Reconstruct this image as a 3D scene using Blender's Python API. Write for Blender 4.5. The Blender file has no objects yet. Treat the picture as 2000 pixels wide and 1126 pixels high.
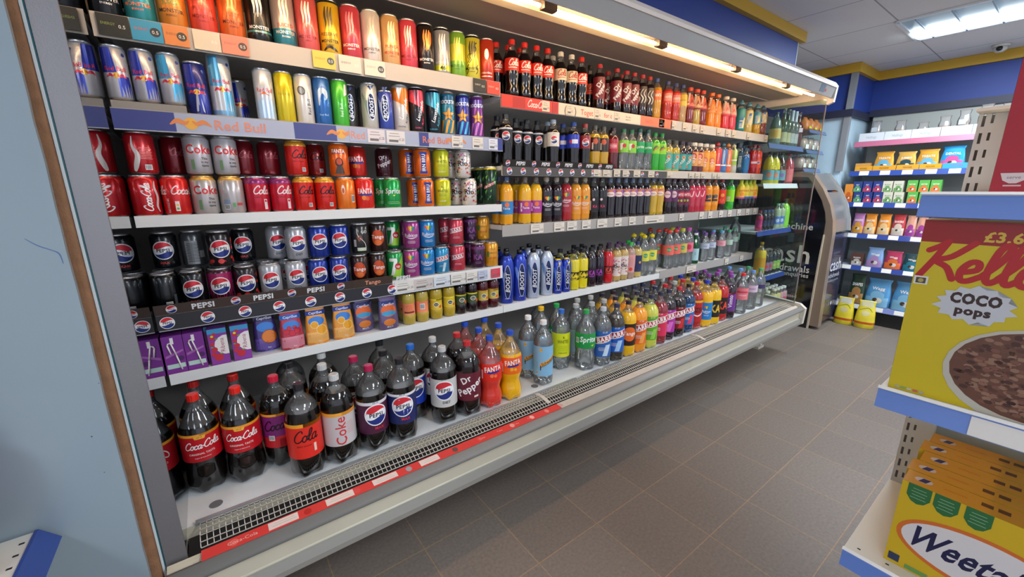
import bpy, bmesh, math, random
from mathutils import Vector, Matrix
random.seed(7)
SC = bpy.context.scene
COL = SC.collection
PI = math.pi

# ------------------------------------------------------------------ camera
H = 1.30                      # eye height, metres; the shop's axes: X along the fridge, Y into it, Z up
FOC = 803.0                   # focal length in pixels of the 2000 x 1126 frame
def _axes():
    X = Vector((1120.0, 202.0, -FOC)).normalized()
    D = Vector((12.0, -3337.0, -FOC)).normalized()
    Z = -D
    Z = (Z - X * Z.dot(X)).normalized()
    return X, Z.cross(X), Z
AX, AY, AZ = _axes()          # the world's axes seen in camera space
cam_data = bpy.data.cameras.new('camera')
cam_data.sensor_fit = 'HORIZONTAL'
cam_data.sensor_width = 36.0
cam_data.lens = 36.0 * FOC / 2000.0
cam_data.clip_start = 0.02
cam = bpy.data.objects.new('camera', cam_data)
COL.objects.link(cam)
rot = Matrix((AX, AY, AZ))    # camera space -> world
cam.matrix_world = Matrix.Translation((0, 0, H)) @ rot.to_4x4()
SC.camera = cam

# ------------------------------------------------------------------ view, world, room lights
SC.view_settings.view_transform = 'Standard'
SC.view_settings.look = 'None'
SC.view_settings.gamma = 1.0
SC.view_settings.use_curve_mapping = False
SC.view_settings.exposure = 1.1
SC.cycles.transparent_max_bounces = 20
SC.cycles.max_bounces = 8
world = bpy.data.worlds.new('shop_air')
SC.world = world
world.use_nodes = True
world.node_tree.nodes['Background'].inputs[0].default_value = (0.80, 0.86, 1.0, 1)
world.node_tree.nodes['Background'].inputs[1].default_value = 0.52

def lin(h):
    h = h.lstrip('#')
    if len(h) == 3: h = ''.join(c * 2 for c in h)
    out = []
    for i in (0, 2, 4):
        c = int(h[i:i + 2], 16) / 255.0
        out.append(c / 12.92 if c <= 0.04045 else ((c + 0.055) / 1.055) ** 2.4)
    return out + [1.0]

_area = [0]
def area_light(loc, size, power, color, rotx=0.0):
    _area[0] += 1
    l = bpy.data.lights.new('ceiling_panel_light', 'AREA')
    l.shape = 'RECTANGLE'; l.size, l.size_y = size
    l.energy = power; l.color = color
    o = bpy.data.objects.new('ceiling_panel_light', l)
    o.location = loc; o.rotation_euler = (rotx, 0, 0)
    COL.objects.link(o)
# fluorescent ceiling panels: one is in the frame, the others are unseen, added lamps
for (x, y) in ((4.25, 0.36), (1.25, -0.84), (1.25, -2.4), (4.25, -1.5), (-1.6, -1.2)):
    area_light((x, y, 2.34), (0.55, 1.1), 20.0, (0.86, 0.94, 1.0))

# ------------------------------------------------------------------ materials
_mats = {}
def mat(key, col, rough=0.45, metal=0.0, emit=0.0, coat=0.0, ior=1.5, bump=0.0, bscale=200.0, var=0.0, vscale=8.0):
    if key in _mats: return _mats[key]
    m = bpy.data.materials.new(key); m.use_nodes = True
    nt = m.node_tree; b = nt.nodes['Principled BSDF']
    c = lin(col) if isinstance(col, str) else list(col) + [1.0]
    b.inputs['Base Color'].default_value = c
    b.inputs['Roughness'].default_value = rough
    b.inputs['Metallic'].default_value = metal
    b.inputs['Coat Weight'].default_value = coat
    b.inputs['Coat Roughness'].default_value = 0.06
    b.inputs['IOR'].default_value = ior
    if emit:
        b.inputs['Emission Color'].default_value = c
        b.inputs['Emission Strength'].default_value = emit
    if bump or var:
        tc = nt.nodes.new('ShaderNodeTexCoord')
        if bump:
            n = nt.nodes.new('ShaderNodeTexNoise'); n.inputs['Scale'].default_value = bscale
            n.inputs['Detail'].default_value = 3
            bp = nt.nodes.new('ShaderNodeBump'); bp.inputs['Strength'].default_value = bump
            bp.inputs['Distance'].default_value = 0.002
            nt.links.new(tc.outputs['Object'], n.inputs['Vector'])
            nt.links.new(n.outputs['Fac'], bp.inputs['Height'])
            nt.links.new(bp.outputs['Normal'], b.inputs['Normal'])
        if var:
            n2 = nt.nodes.new('ShaderNodeTexNoise'); n2.inputs['Scale'].default_value = vscale
            n2.inputs['Detail'].default_value = 5
            rp = nt.nodes.new('ShaderNodeValToRGB')
            rp.color_ramp.elements[0].position = 0.3; rp.color_ramp.elements[1].position = 0.7
            rp.color_ramp.elements[0].color = [v * (1 - var) for v in c[:3]] + [1]
            rp.color_ramp.elements[1].color = [min(1, v * (1 + var)) for v in c[:3]] + [1]
            nt.links.new(tc.outputs['Object'], n2.inputs['Vector'])
            nt.links.new(n2.outputs['Fac'], rp.inputs['Fac'])
            nt.links.new(rp.outputs['Color'], b.inputs['Base Color'])
    _mats[key] = m
    return m

def ink(h):                       # printed ink / moulded plastic of one colour
    h = h.lower().lstrip('#')
    if len(h) == 3: h = ''.join(c * 2 for c in h)
    return mat('print_' + h, h, rough=0.38)
def tin(h):                       # lacquered aluminium of a can
    h = h.lower().lstrip('#')
    if len(h) == 3: h = ''.join(c * 2 for c in h)
    return mat('can_' + h, h, rough=0.26, metal=0.35, coat=0.25)
def plast(h):
    h = h.lower().lstrip('#')
    if len(h) == 3: h = ''.join(c * 2 for c in h)
    return mat('cap_' + h, h, rough=0.32, coat=0.2)
def liquid(h, rough=0.12):
    h = h.lower().lstrip('#')
    if len(h) == 3: h = ''.join(c * 2 for c in h)
    return mat('drink_' + h, h, rough=rough, coat=0.6)

def clear(key, tint, frost=0.10, rough=0.05, ior=1.45, tcol=None):
    """thin clear plastic or glass: lets the light through, reflects at a slant"""
    if key in _mats: return _mats[key]
    m = bpy.data.materials.new(key); m.use_nodes = True
    nt = m.node_tree
    for n in list(nt.nodes): nt.nodes.remove(n)
    out = nt.nodes.new('ShaderNodeOutputMaterial')
    tr = nt.nodes.new('ShaderNodeBsdfTransparent'); tr.inputs[0].default_value = lin(tcol or tint)
    df = nt.nodes.new('ShaderNodeBsdfDiffuse'); df.inputs[0].default_value = lin(tint)
    gl = nt.nodes.new('ShaderNodeBsdfGlossy'); gl.inputs['Roughness'].default_value = rough
    fr = nt.nodes.new('ShaderNodeFresnel'); fr.inputs['IOR'].default_value = ior
    m1 = nt.nodes.new('ShaderNodeMixShader'); m1.inputs[0].default_value = frost
    m2 = nt.nodes.new('ShaderNodeMixShader')
    nt.links.new(tr.outputs[0], m1.inputs[1]); nt.links.new(df.outputs[0], m1.inputs[2])
    nt.links.new(fr.outputs[0], m2.inputs[0])
    nt.links.new(m1.outputs[0], m2.inputs[1]); nt.links.new(gl.outputs[0], m2.inputs[2])
    nt.links.new(m2.outputs[0], out.inputs[0])
    _mats[key] = m
    return m

ALU = mat('bare_aluminium', '#d8d8d8', rough=0.28, metal=0.9)
PET = clear('clear_plastic', '#f0f2f2', frost=0.06, ior=1.7, tcol='#ffffff')
WATER = clear('still_water', '#eef4f6', frost=0.13, ior=1.85, rough=.03, tcol='#f4f9f9')
GLASSG = clear('green_glass', '#2c7a4c', frost=0.35, tcol='#4a9c6c')
WHITE = mat('white_enamel', '#e6e8e8', rough=0.38, var=0.03, vscale=3)
CREAM = mat('cream_enamel', '#cfc9bb', rough=0.4, var=0.04, vscale=4)
STEEL = mat('brushed_steel', '#8f8d90', rough=0.42, metal=0.75, bump=0.15, bscale=400)
BLUERAIL = mat('blue_price_rail', '#2b4694', rough=0.35, coat=0.3)
DARK = mat('dark_kick_and_void', '#17181d', rough=0.6)  # near black for dark kicks and for shade put into gaps and slots
TICKET = mat('ticket_paper', '#e9e6e0', rough=0.6)

# ------------------------------------------------------------------ mesh helpers
def new_mesh(name, verts, faces, mats, midx=None, smooth=None):
    me = bpy.data.meshes.new(name)
    me.from_pydata([tuple(v) for v in verts], [], [tuple(f) for f in faces])
    for m in mats: me.materials.append(m)
    if midx is not None:
        for p, i in zip(me.polygons, midx): p.material_index = i
    if smooth is not None:
        if smooth is True: smooth = [True] * len(me.polygons)
        for p, s in zip(me.polygons, smooth): p.use_smooth = s
    me.update()
    return me

def link(name, me, parent=None, loc=(0, 0, 0), rz=0.0, **props):
    o = bpy.data.objects.new(name, me); COL.objects.link(o)
    o.location = loc
    if rz: o.rotation_euler = (0, 0, rz)
    if parent is not None: o.parent = parent
    for k, v in props.items(): o[k] = v
    return o

def thing(name, label, cat, loc=(0, 0, 0), rz=0.0, group=None):
    o = link(name, None, None, loc, rz); o['label'] = label; o['category'] = cat
    o.empty_display_size = 0.05
    if group: o['group'] = group
    return o

class MB:
    """collects boxes, prisms and tubes into one mesh"""
    def __init__(s): s.v = []; s.f = []; s.m = []; s.mats = []; s.sm = []
    def mi(s, m):
        if m not in s.mats: s.mats.append(m)
        return s.mats.index(m)
    def add(s, vs, fs, m, smooth=False):
        k = len(s.v); s.v += [tuple(v) for v in vs]; i = s.mi(m)
        for f in fs: s.f.append([k + a for a in f]); s.m.append(i); s.sm.append(smooth)
        return s
    def box(s, x0, x1, y0, y1, z0, z1, m):
        vs = [(x, y, z) for z in (z0, z1) for y in (y0, y1) for x in (x0, x1)]
        return s.add(vs, [(0, 2, 3, 1), (4, 5, 7, 6), (0, 1, 5, 4), (2, 6, 7, 3), (0, 4, 6, 2), (1, 3, 7, 5)], m)
    def prism_x(s, prof, x0, x1, m, smooth=False):      # prof: (y, z) loop
        n = len(prof)
        vs = [(x0, y, z) for y, z in prof] + [(x1, y, z) for y, z in prof]
        fs = [(i, (i + 1) % n, n + (i + 1) % n, n + i) for i in range(n)]
        k = len(s.v); s.add(vs, fs, m, smooth)
        s.f += [[k + i for i in range(n)][::-1], [k + n + i for i in range(n)]]; s.m += [s.mi(m)] * 2; s.sm += [False] * 2
        return s
    def prism_y(s, prof, y0, y1, m, smooth=False):      # prof: (x, z) loop
        n = len(prof)
        vs = [(x, y0, z) for x, z in prof] + [(x, y1, z) for x, z in prof]
        fs = [(i, (i + 1) % n, n + (i + 1) % n, n + i) for i in range(n)]
        k = len(s.v); s.add(vs, fs, m, smooth)
        s.f += [[k + i for i in range(n)][::-1], [k + n + i for i in range(n)]]; s.m += [s.mi(m)] * 2; s.sm += [False] * 2
        return s
    def tube(s, a, b, r, m, n=10):
        a = Vector(a); b = Vector(b); d = (b - a).normalized()
        u = d.orthogonal().normalized(); w = d.cross(u)
        vs = [p + (u * math.cos(2 * PI * i / n) + w * math.sin(2 * PI * i / n)) * r for p in (a, b) for i in range(n)]
        fs = [(i, (i + 1) % n, n + (i + 1) % n, n + i) for i in range(n)] + [tuple(range(n))[::-1], tuple(range(n, 2 * n))]
        return s.add(vs, fs, m, True)
    def mesh(s, name):
        me = new_mesh(name, s.v, s.f, s.mats, s.m, s.sm)
        bm = bmesh.new(); bm.from_mesh(me); bmesh.ops.recalc_face_normals(bm, faces=bm.faces); bm.to_mesh(me); bm.free()
        return me
    def build(s, name, parent=None, **props):
        return link(name, s.mesh(name), parent, **props)

def struct(name, mb):
    return mb.build(name, None, kind='structure')

# ------------------------------------------------------------------ flat artwork that gets wrapped on packs
_glyph = {}
def glyphs(s, bold):
    key = (s, bold)
    if key in _glyph: return _glyph[key]
    cu = bpy.data.curves.new('t', 'FONT'); cu.body = s; cu.size = 1.0; cu.resolution_u = 2
    cu.offset = bold; cu.space_character = 1.0 + bold * 2
    ob = bpy.data.objects.new('t', cu)
    me = bpy.data.meshes.new_from_object(ob)
    vs = [(v.co.x, v.co.y) for v in me.vertices]; fs = [tuple(p.vertices) for p in me.polygons]
    bpy.data.objects.remove(ob); bpy.data.meshes.remove(me); bpy.data.curves.remove(cu)
    if vs:
        x0 = min(v[0] for v in vs); x1 = max(v[0] for v in vs)
        y0 = min(v[1] for v in vs); y1 = max(v[1] for v in vs)
        vs = [(v[0] - (x0 + x1) / 2, v[1]) for v in vs]
        r = (vs, fs, x1 - x0)
    else:
        r = ([], [], 0.1)
    _glyph[key] = r
    return r

def spline(pts, n=5):
    out = []
    P = [pts[0]] + list(pts) + [pts[-1]]
    for i in range(1, len(P) - 2):
        for k in range(n):
            t = k / n
            out.append(tuple(0.5 * (2 * P[i][j] + (P[i + 1][j] - P[i - 1][j]) * t
                + (2 * P[i - 1][j] - 5 * P[i][j] + 4 * P[i + 1][j] - P[i + 2][j]) * t * t
                + (-P[i - 1][j] + 3 * P[i][j] - 3 * P[i + 1][j] + P[i + 2][j]) * t ** 3) for j in range(len(pts[0]))))
    out.append(tuple(P[-2]))
    return out

class Art:
    """flat coloured shapes in millimetres, each on its own thin layer"""
    def __init__(s): s.el = []; s.ox = 0.0; s.lift = 0
    def raw(s, vs, fs, c, up=True):
        if up: s.lift += 1
        s.el.append(([(v[0] + s.ox,) + tuple(v[1:]) for v in vs], fs, c, s.lift))
    def R(s, x0, y0, x1, y1, c): s.raw([(x0, y0), (x1, y0), (x1, y1), (x0, y1)], [(0, 1, 2, 3)], c)
    def P(s, pts, c): s.raw(list(pts), [tuple(range(len(pts)))], c)
    def D(s, cx, cy, r, c, ry=None, n=24, rot=0.0):
        ry = ry or r; cr, sr = math.cos(rot), math.sin(rot)
        s.raw([(cx + r * math.cos(2 * PI * i / n) * cr - ry * math.sin(2 * PI * i / n) * sr,
                cy + r * math.cos(2 * PI * i / n) * sr + ry * math.sin(2 * PI * i / n) * cr) for i in range(n)], [tuple(range(n))], c)
    def T(s, t, x, y, h, c, rot=0.0, sh=0.0, b=0.02, w=None):
        """text, capital height h, centred on (x, y), at most w wide"""
        vs, fs, wd = glyphs(t, round(b * .42, 3))
        k = h / 0.70; kx = k
        if w and wd * k > w: kx = w / wd
        cr, sr = math.cos(rot), math.sin(rot)
        q = []
        for vx, vy in vs:
            py = vy * k - h / 2; px = vx * kx + sh * py
            q.append((x + px * cr - py * sr, y + px * sr + py * cr))
        s.raw(q, fs, c)
    def B(s, pts, c, n=5, up=True):
        """brush stroke through (x, y, half width)"""
        P = spline(pts, n); vs = []; fs = []
        for i, p in enumerate(P):
            a = P[max(0, i - 1)]; b = P[min(len(P) - 1, i + 1)]
            dx, dy = b[0] - a[0], b[1] - a[1]; L = math.hypot(dx, dy) or 1
            nx, ny = -dy / L * p[2], dx / L * p[2]
            dz = .000002 * (1 + p[2]) * i
            vs += [(p[0] + nx, p[1] + ny, dz), (p[0] - nx, p[1] - ny, dz)]
            if i: fs.append((2 * i - 2, 2 * i - 1, 2 * i + 1, 2 * i))
        for p, dz in ((P[0], -.00001), (P[-1], .000002 * (1 + P[-1][2]) * len(P) + .000005)):
            k = len(vs); vs += [(p[0] + p[2] * math.cos(2 * PI * i / 8), p[1] + p[2] * math.sin(2 * PI * i / 8), dz) for i in range(8)]
            fs.append(tuple(range(k, k + 8)))
        s.raw(vs, fs, c, up)
    def script(s, word, x0, y0, k, c, w=0.055, sh=0.28, rot=0.0):
        """flowing handwriting; k = size of the capitals, starts at x0"""
        G = {'C': ([[(0.62, .78), (.55, .95), (.36, .92), (.14, .6), (.1, .25), (.28, .02), (.52, .06), (.68, .22)]], .66),
             'o': ([[(.2, .5), (.06, .38), (.05, .12), (.18, .0), (.32, .12), (.34, .36), (.2, .5), (.3, .42), (.42, .44)]], .4),
             'c': ([[(.34, .4), (.24, .5), (.08, .36), (.06, .12), (.2, .0), (.38, .12)]], .38),
             'a': ([[(.34, .42), (.2, .5), (.06, .34), (.06, .1), (.18, .0), (.32, .16), (.36, .46)], [(.36, .46), (.33, .12), (.4, .0), (.5, .1)]], .46),
             'l': ([[(.02, .12), (.2, .5), (.28, .86), (.2, .98), (.1, .8), (.1, .2), (.2, .0), (.32, .1)]], .3),
             'e': ([[(.04, .2), (.3, .3), (.28, .48), (.14, .48), (.04, .26), (.1, .02), (.24, .0), (.42, .14)]], .4),
             'K': ([[(.3, .98), (.2, .5), (.06, .0)], [(.02, .72), (.2, .86), (.3, .98)], [(.78, .98), (.5, .6), (.24, .46), (.5, .3), (.7, .0)]], .74),
             'g': ([[(.34, .42), (.2, .5), (.06, .34), (.06, .1), (.18, .0), (.32, .16), (.36, .46), (.3, -.2), (.14, -.36), (.02, -.24)]], .44),
             '-': ([[(.02, .28), (.12, .3)]], .14)}
        x = 0.0; cr, sr = math.cos(rot), math.sin(rot); first = True
        for ch in word:
            st, adv = G[ch]
            for line in st:
                pts = []
                for px, py in line:
                    qx = (x + px + sh * py) * k; qy = py * k
                    pts.append((x0 + qx * cr - qy * sr, y0 + qx * sr + qy * cr, w * k))
                s.B(pts, c, 4, True)
            x += adv
        return x * k
    def globe(s, x, y, r, text='PEPSI', tc='#0b0b12'):
        s.D(x, y, r, '#f2f2f4', n=28)
        q = r * 0.9
        def wave(t): return 0.13 * r * math.sin(t * PI * 0.9)
        xs = [q * (-1 + 2 * i / 16) for i in range(17)]
        top = []; bot = []
        for vx in xs:
            hh = math.sqrt(max(0, q * q - vx * vx)); yy = min(hh, 0.30 * r + wave(vx / q)); top.append((vx, max(yy, -hh)))
            yb = max(-hh, -0.30 * r + wave(vx / q)); bot.append((vx, min(yb, hh)))
        arc_t = [(vx, math.sqrt(max(0, q * q - vx * vx))) for vx in xs]
        arc_b = [(vx, -math.sqrt(max(0, q * q - vx * vx))) for vx in xs]
        for lo, hi, c in ((top, arc_t, '#d22a36'), (arc_b, bot, '#1c2f7c')):
            vs = [(x + a, y + b) for a, b in lo] + [(x + a, y + b) for a, b in hi]
            s.raw(vs, [(i, i + 1, 18 + i, 17 + i) for i in range(16)], c)
        s.T(text, x, y + 0.0, r * 0.36, tc, b=0.06, w=r * 1.72)
    def barcode(s, x, y, w, h, c='#222226'):
        s.R(x - w / 2, y - h / 2, x + w / 2, y + h / 2, '#e8e8e6')
        n = 7; vs = []; fs = []
        for i in range(n):
            a = x - w * .42 + w * .84 * i / n; k = len(vs); ww = w * (.05 if i % 2 else .075)
            vs += [(a, y - h * .38), (a + ww, y - h * .38), (a + ww, y + h * .4), (a, y + h * .4)]; fs.append((k, k + 1, k + 2, k + 3))
        s.raw(vs, fs, c)
    def smalltext(s, x, y, w, n, c, dy=3.0, h=.9):
        vs = []; fs = []
        for i in range(n):
            k = len(vs); ww = w * (.5 if i % 2 else .42)
            vs += [(x - ww, y - i * dy - h / 2), (x + ww, y - i * dy - h / 2), (x + ww, y - i * dy + h / 2), (x - ww, y - i * dy + h / 2)]
            fs.append((k, k + 1, k + 2, k + 3))
        s.raw(vs, fs, c)
    def bake(s, mb, wrap, matf, step=6.0, stepy=None):
        """cut into strips, bend with wrap(x, y, off) (mm in, metres out) and append to mb"""
        for vs, fs, c, lift in s.el:
            if not fs: continue
            bm = bmesh.new()
            bv = [bm.verts.new((v[0], v[1], v[2] * 1000 if len(v) > 2 else 0)) for v in vs]
            for f in fs:
                if len(set(f)) > 2:
                    try: bm.faces.new([bv[i] for i in f])
                    except ValueError: pass
            if any(len(f) > 4 for f in fs): bmesh.ops.triangulate(bm, faces=bm.faces)
            for ax, st in ((0, step), (1, stepy)):
                if not st: continue
                a = [v[ax] for v in vs]; lo, hi = min(a), max(a)
                k = math.floor(lo / st) + 1
                while k * st < hi - 1e-4:
                    pc = (k * st, 0, 0) if ax == 0 else (0, k * st, 0); pn = (1, 0, 0) if ax == 0 else (0, 1, 0)
                    bmesh.ops.bisect_plane(bm, geom=list(bm.verts) + list(bm.edges) + list(bm.faces), plane_co=pc, plane_no=pn)
                    k += 1
            bm.verts.index_update()
            off = 0.0002 + 0.00006 * min(lift, 12) + 0.000003 * max(0, lift - 12)
            mb.add([wrap(v.co.x, v.co.y, off + v.co.z * .001) for v in bm.verts], [[v.index for v in f.verts] for f in bm.faces], matf(c))
            bm.free()

def pw(prof, z):                   # radius of a profile [(z, r)] at height z
    for (z0, r0), (z1, r1) in zip(prof, prof[1:]):
        if z <= z1: return r0 + (r1 - r0) * max(0, (z - z0)) / max(1e-6, z1 - z0)
    return prof[-1][1]
def cyl_wrap(prof, y0=0.0, k=1.0):
    R0 = max(r for z, r in prof)
    def w(x, y, off):
        r = (pw(prof, y + y0) * 0.001 + off); th = x / R0
        return (r * math.sin(th), -r * math.cos(th), (y + y0) * 0.001)
    return w
def flat_wrap(yf=0.0):             # a face that looks towards -Y
    return lambda x, y, off: (x * .001, yf - off, y * .001)

def lathe(mb, prof, seg, matf, petal=0.0, close0=True, close1=True, flute=None):
    """prof [(z, r)] in mm; matf(zmid) gives the material"""
    vs = []; N = len(prof)
    for z, r in prof:
        for i in range(seg):
            t = 2 * PI * i / seg; rr = r; zz = z
            if petal and z < 26:
                q = (26 - z) / 26.0; w = 0.5 + 0.5 * math.cos(5 * t)
                rr = r * (1 - petal * 0.35 * w * q)
                if z < 3: zz = z + petal * 14 * w
            if flute and flute[0] < z < flute[1]: rr = r * (1 - flute[3] * (0.5 + 0.5 * math.cos(flute[2] * t)))
            vs.append((rr * math.cos(t) * .001, rr * math.sin(t) * .001, zz * .001))
    groups = {}
    for j in range(N - 1):
        m = matf((prof[j][0] + prof[j + 1][0]) / 2)
        for i in range(seg):
            a = j * seg + i; b = j * seg + (i + 1) % seg
            groups.setdefault(m, []).append((a, b, b + seg, a + seg))
    k = len(mb.v); mb.v += vs
    for m, fs in groups.items():
        i = mb.mi(m)
        for f in fs: mb.f.append([k + a for a in f]); mb.m.append(i); mb.sm.append(True)
    if close0: mb.f.append([k + i for i in range(seg)][::-1]); mb.m.append(mb.mi(matf(prof[0][0]))); mb.sm.append(False)
    if close1: mb.f.append([k + (N - 1) * seg + i for i in range(seg)]); mb.m.append(mb.mi(matf(prof[-1][0]))); mb.sm.append(False)

def loft(mb, secs, seg, m, matf=None):
    """secs [(z, half width, half depth)] mm, superellipse rings"""
    vs = []
    for z, a, b in secs:
        for i in range(seg):
            t = 2 * PI * i / seg; ct, st = math.cos(t), math.sin(t)
            vs.append((a * math.copysign(abs(ct) ** .7, ct) * .001, b * math.copysign(abs(st) ** .8, st) * .001, z * .001))
    k = len(mb.v); mb.v += vs
    for j in range(len(secs) - 1):
        mm = matf((secs[j][0] + secs[j + 1][0]) / 2) if matf else m
        for i in range(seg):
            a = j * seg + i; b = j * seg + (i + 1) % seg
            mb.f.append([k + a, k + b, k + b + seg, k + a + seg]); mb.m.append(mb.mi(mm)); mb.sm.append(True)
    n = len(secs)
    mb.f.append([k + i for i in range(seg)][::-1]); mb.m.append(mb.mi(matf(secs[0][0]) if matf else m)); mb.sm.append(False)
    mb.f.append([k + (n - 1) * seg + i for i in range(seg)]); mb.m.append(mb.mi(matf(secs[-1][0]) if matf else m)); mb.sm.append(False)
def loft_wrap(secs, y0=0.0):
    def w(x, y, off):
        z = y + y0; a = pw([(s[0], s[1]) for s in secs], z); b = pw([(s[0], s[2]) for s in secs], z)
        q = min(0.97, abs(x) / max(a, 1e-3))
        st = (1 - q ** (2 / .7)) ** .5
        return (x * .001, -(b * st ** .8) * .001 - off, z * .001)
    return w
# ------------------------------------------------------------------ kinds of drinks
KINDS = {}      # key -> dict(parts, r, h, desc, cat, name)
def register(key, parts, r, h, desc, cat, name):
    KINDS[key] = dict(parts=parts, r=r, h=h, desc=desc, cat=cat, name=name)

def repeat(art, fn, C, reps):
    for i in range(reps):
        art.ox = (i - (reps - 1) / 2) * C / reps
        if reps == 2: art.ox = (0, C / 2)[i]
        l = art.lift
        if i: art.lift = keep
        keep = l
        fn(art)
    art.ox = 0.0

def can(key, h, r, base, fn, desc, bands=(), lid='#d0d0d2', reps=2, neck=None, name='drink_can'):
    nr = r * (0.83 if r > 30 else 0.9)
    sh = h - (14 if r > 30 else 9)
    prof = [(0, nr * .8), (1.5, nr * .95), (5, r * .93), (9, r), (sh * .5, r), (sh, r), (h - 7, nr * 1.04), (h - 5, nr)]
    mb = MB()
    def mf(z):
        if z < 4: return ALU
        for a, b, c in bands:
            if a <= z < b: return tin(c)
        if neck and z > sh: return tin(neck)
        return tin(base)
    extra = sorted(set([p for a, b, c in bands for p in (a, b) if 9 < p < sh]))
    pr = sorted(set(prof + [(z, r) for z in extra]))
    lathe(mb, pr, 24, mf, close1=False)
    if fn:
        art = Art(); C = 2 * PI * r
        repeat(art, fn, C, reps)
        art.bake(mb, cyl_wrap(prof), tin, 6.0)
    body = mb.mesh(key + '_body')
    ml = MB(); lm = mat('lid_' + lid.strip('#'), lid, rough=0.25, metal=0.85)
    lathe(ml, [(h - 5, nr), (h - 1.5, nr * 1.03), (h, nr * 1.0), (h - .5, nr * .94), (h - 4, nr * .9), (h - 4, 1)], 24, lambda z: lm, close0=False)
    q = h * .001 - .0033
    ml.box(-.006, .006, -.012, .007, q, q + .0008, ALU)
    register(key, [('can_body', body, None), ('lid', ml.mesh(key + '_lid'), None)], r * .001, h * .001, desc, 'can', name)

SH = {
 'pet500': ([(0, 24), (4, 30), (10, 32.5), (60, 31.5), (75, 32.5), (150, 32.5), (165, 30.5), (180, 24), (192, 15.5), (198, 13.2), (203, 13.2)], 222, 14.2),
 'cont500': ([(0, 25), (5, 30.5), (22, 32), (45, 29), (62, 27.5), (85, 30.5), (105, 32), (150, 32), (165, 30), (185, 21), (200, 14.5), (208, 13.2), (215, 13.2)], 235, 14.2),
 'slim500': ([(0, 24), (4, 29), (20, 31), (45, 29), (70, 30), (90, 31.5), (160, 31.5), (175, 28), (186, 21), (196, 14.5), (206, 13.2)], 224, 14.2),
 'taper500': ([(0, 26), (5, 32), (35, 33), (85, 31), (100, 31.5), (102, 33), (112, 33), (130, 30), (160, 23), (180, 18), (192, 17), (200, 17)], 220, 18.5),
 'sport750': ([(0, 28), (4, 34), (60, 34), (66, 32), (72, 34), (150, 34), (165, 30), (172, 31), (184, 27), (190, 20)], 222, 20),
 'squeeze': ([(0, 27), (4, 33), (40, 34), (80, 30), (100, 31), (140, 34), (165, 31), (180, 20), (186, 16)], 212, 17),
 'wide': ([(0, 27), (4, 33), (8, 34), (120, 34), (140, 32), (158, 24), (166, 19), (170, 19)], 190, 20),
 'juice': ([(0, 20), (4, 26), (38, 28), (44, 26.5), (46, 26), (90, 26), (96, 28), (124, 26), (140, 18), (148, 13.5), (156, 13.5)], 174, 14.5),
 'water500': ([(0, 24), (4, 30), (12, 32), (24, 30.5), (36, 32), (48, 30.5), (60, 32), (72, 30.5), (84, 32), (140, 32), (160, 27), (180, 16), (188, 13.2), (194, 13.2)], 212, 14.5),
 'water1l': ([(0, 30), (4, 37), (12, 38), (50, 38), (70, 35), (90, 38), (180, 38), (200, 33), (222, 19), (232, 14), (240, 14)], 262, 17),
 'round2L': ([(0, 38), (3, 46), (10, 50), (26, 52), (80, 52), (200, 52), (225, 51), (242, 48), (258, 41), (272, 31), (284, 20), (292, 14.5), (306, 14)], 327, 15.5),
 'slim2L': ([(0, 34), (3, 42), (10, 45), (26, 46.5), (80, 46.5), (215, 46.5), (235, 44), (252, 37), (268, 27), (282, 17), (292, 14), (306, 14)], 327, 15.5),
 'cone2L': ([(0, 38), (4, 47), (12, 50), (30, 52), (70, 51), (92, 47.5), (108, 48), (118, 51), (206, 51), (222, 47), (245, 37), (268, 25), (285, 16.5), (296, 14), (306, 14)], 327, 15.5),
 'waist2L': ([(0, 36), (4, 45), (14, 49), (40, 50), (62, 47), (84, 41), (98, 41), (115, 46), (133, 50), (205, 51), (228, 46), (250, 36), (272, 22), (288, 15), (306, 14)], 327, 15.5),
 'water1500': ([(0, 32), (4, 41), (16, 43), (30, 41), (44, 43), (58, 41), (72, 43), (86, 41), (100, 43), (200, 43), (225, 39), (255, 24), (275, 15), (290, 14)], 310, 16),
 'glass': ([(0, 28), (3, 30), (120, 30), (140, 27), (165, 16), (180, 13), (205, 12.5)], 218, 13.5),
 'wine': ([(0, 34), (3, 37), (175, 37), (195, 32), (212, 18), (222, 14.5), (292, 14)], 300, 15),
 'cask': ([(0, 40), (3, 44), (40, 45), (150, 43), (190, 36), (215, 22), (232, 15), (245, 14.5)], 262, 17),
}
def cap_mesh(key, z0, h, r, col, kind='ridge'):
    mb = MB(); m = plast(col)
    if kind == 'sport':
        prof = [(z0 - 2, r), (z0 + 12, r), (z0 + 16, r * .8), (h - 6, r * .5), (h, r * .35)]
        lathe(mb, prof, 16, lambda z: m)
        return mb.mesh(key + '_cap')
    vs = []; seg = 28
    for z, q in ((z0 - 1, r), (h - 2, r), (h, r * .86)):
        for i in range(seg):
            t = 2 * PI * i / seg; rr = q * (1 if i % 2 else .955)
            vs.append((rr * math.cos(t) * .001, rr * math.sin(t) * .001, z * .001))
    fs = [(j * seg + i, j * seg + (i + 1) % seg, (j + 1) * seg + (i + 1) % seg, (j + 1) * seg + i) for j in range(2) for i in range(seg)]
    mb.add(vs, fs, m, False); mb.f.append(list(range(2 * seg, 3 * seg))); mb.m.append(mb.mi(m)); mb.sm.append(False)
    return mb.mesh(key + '_cap')

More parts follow.
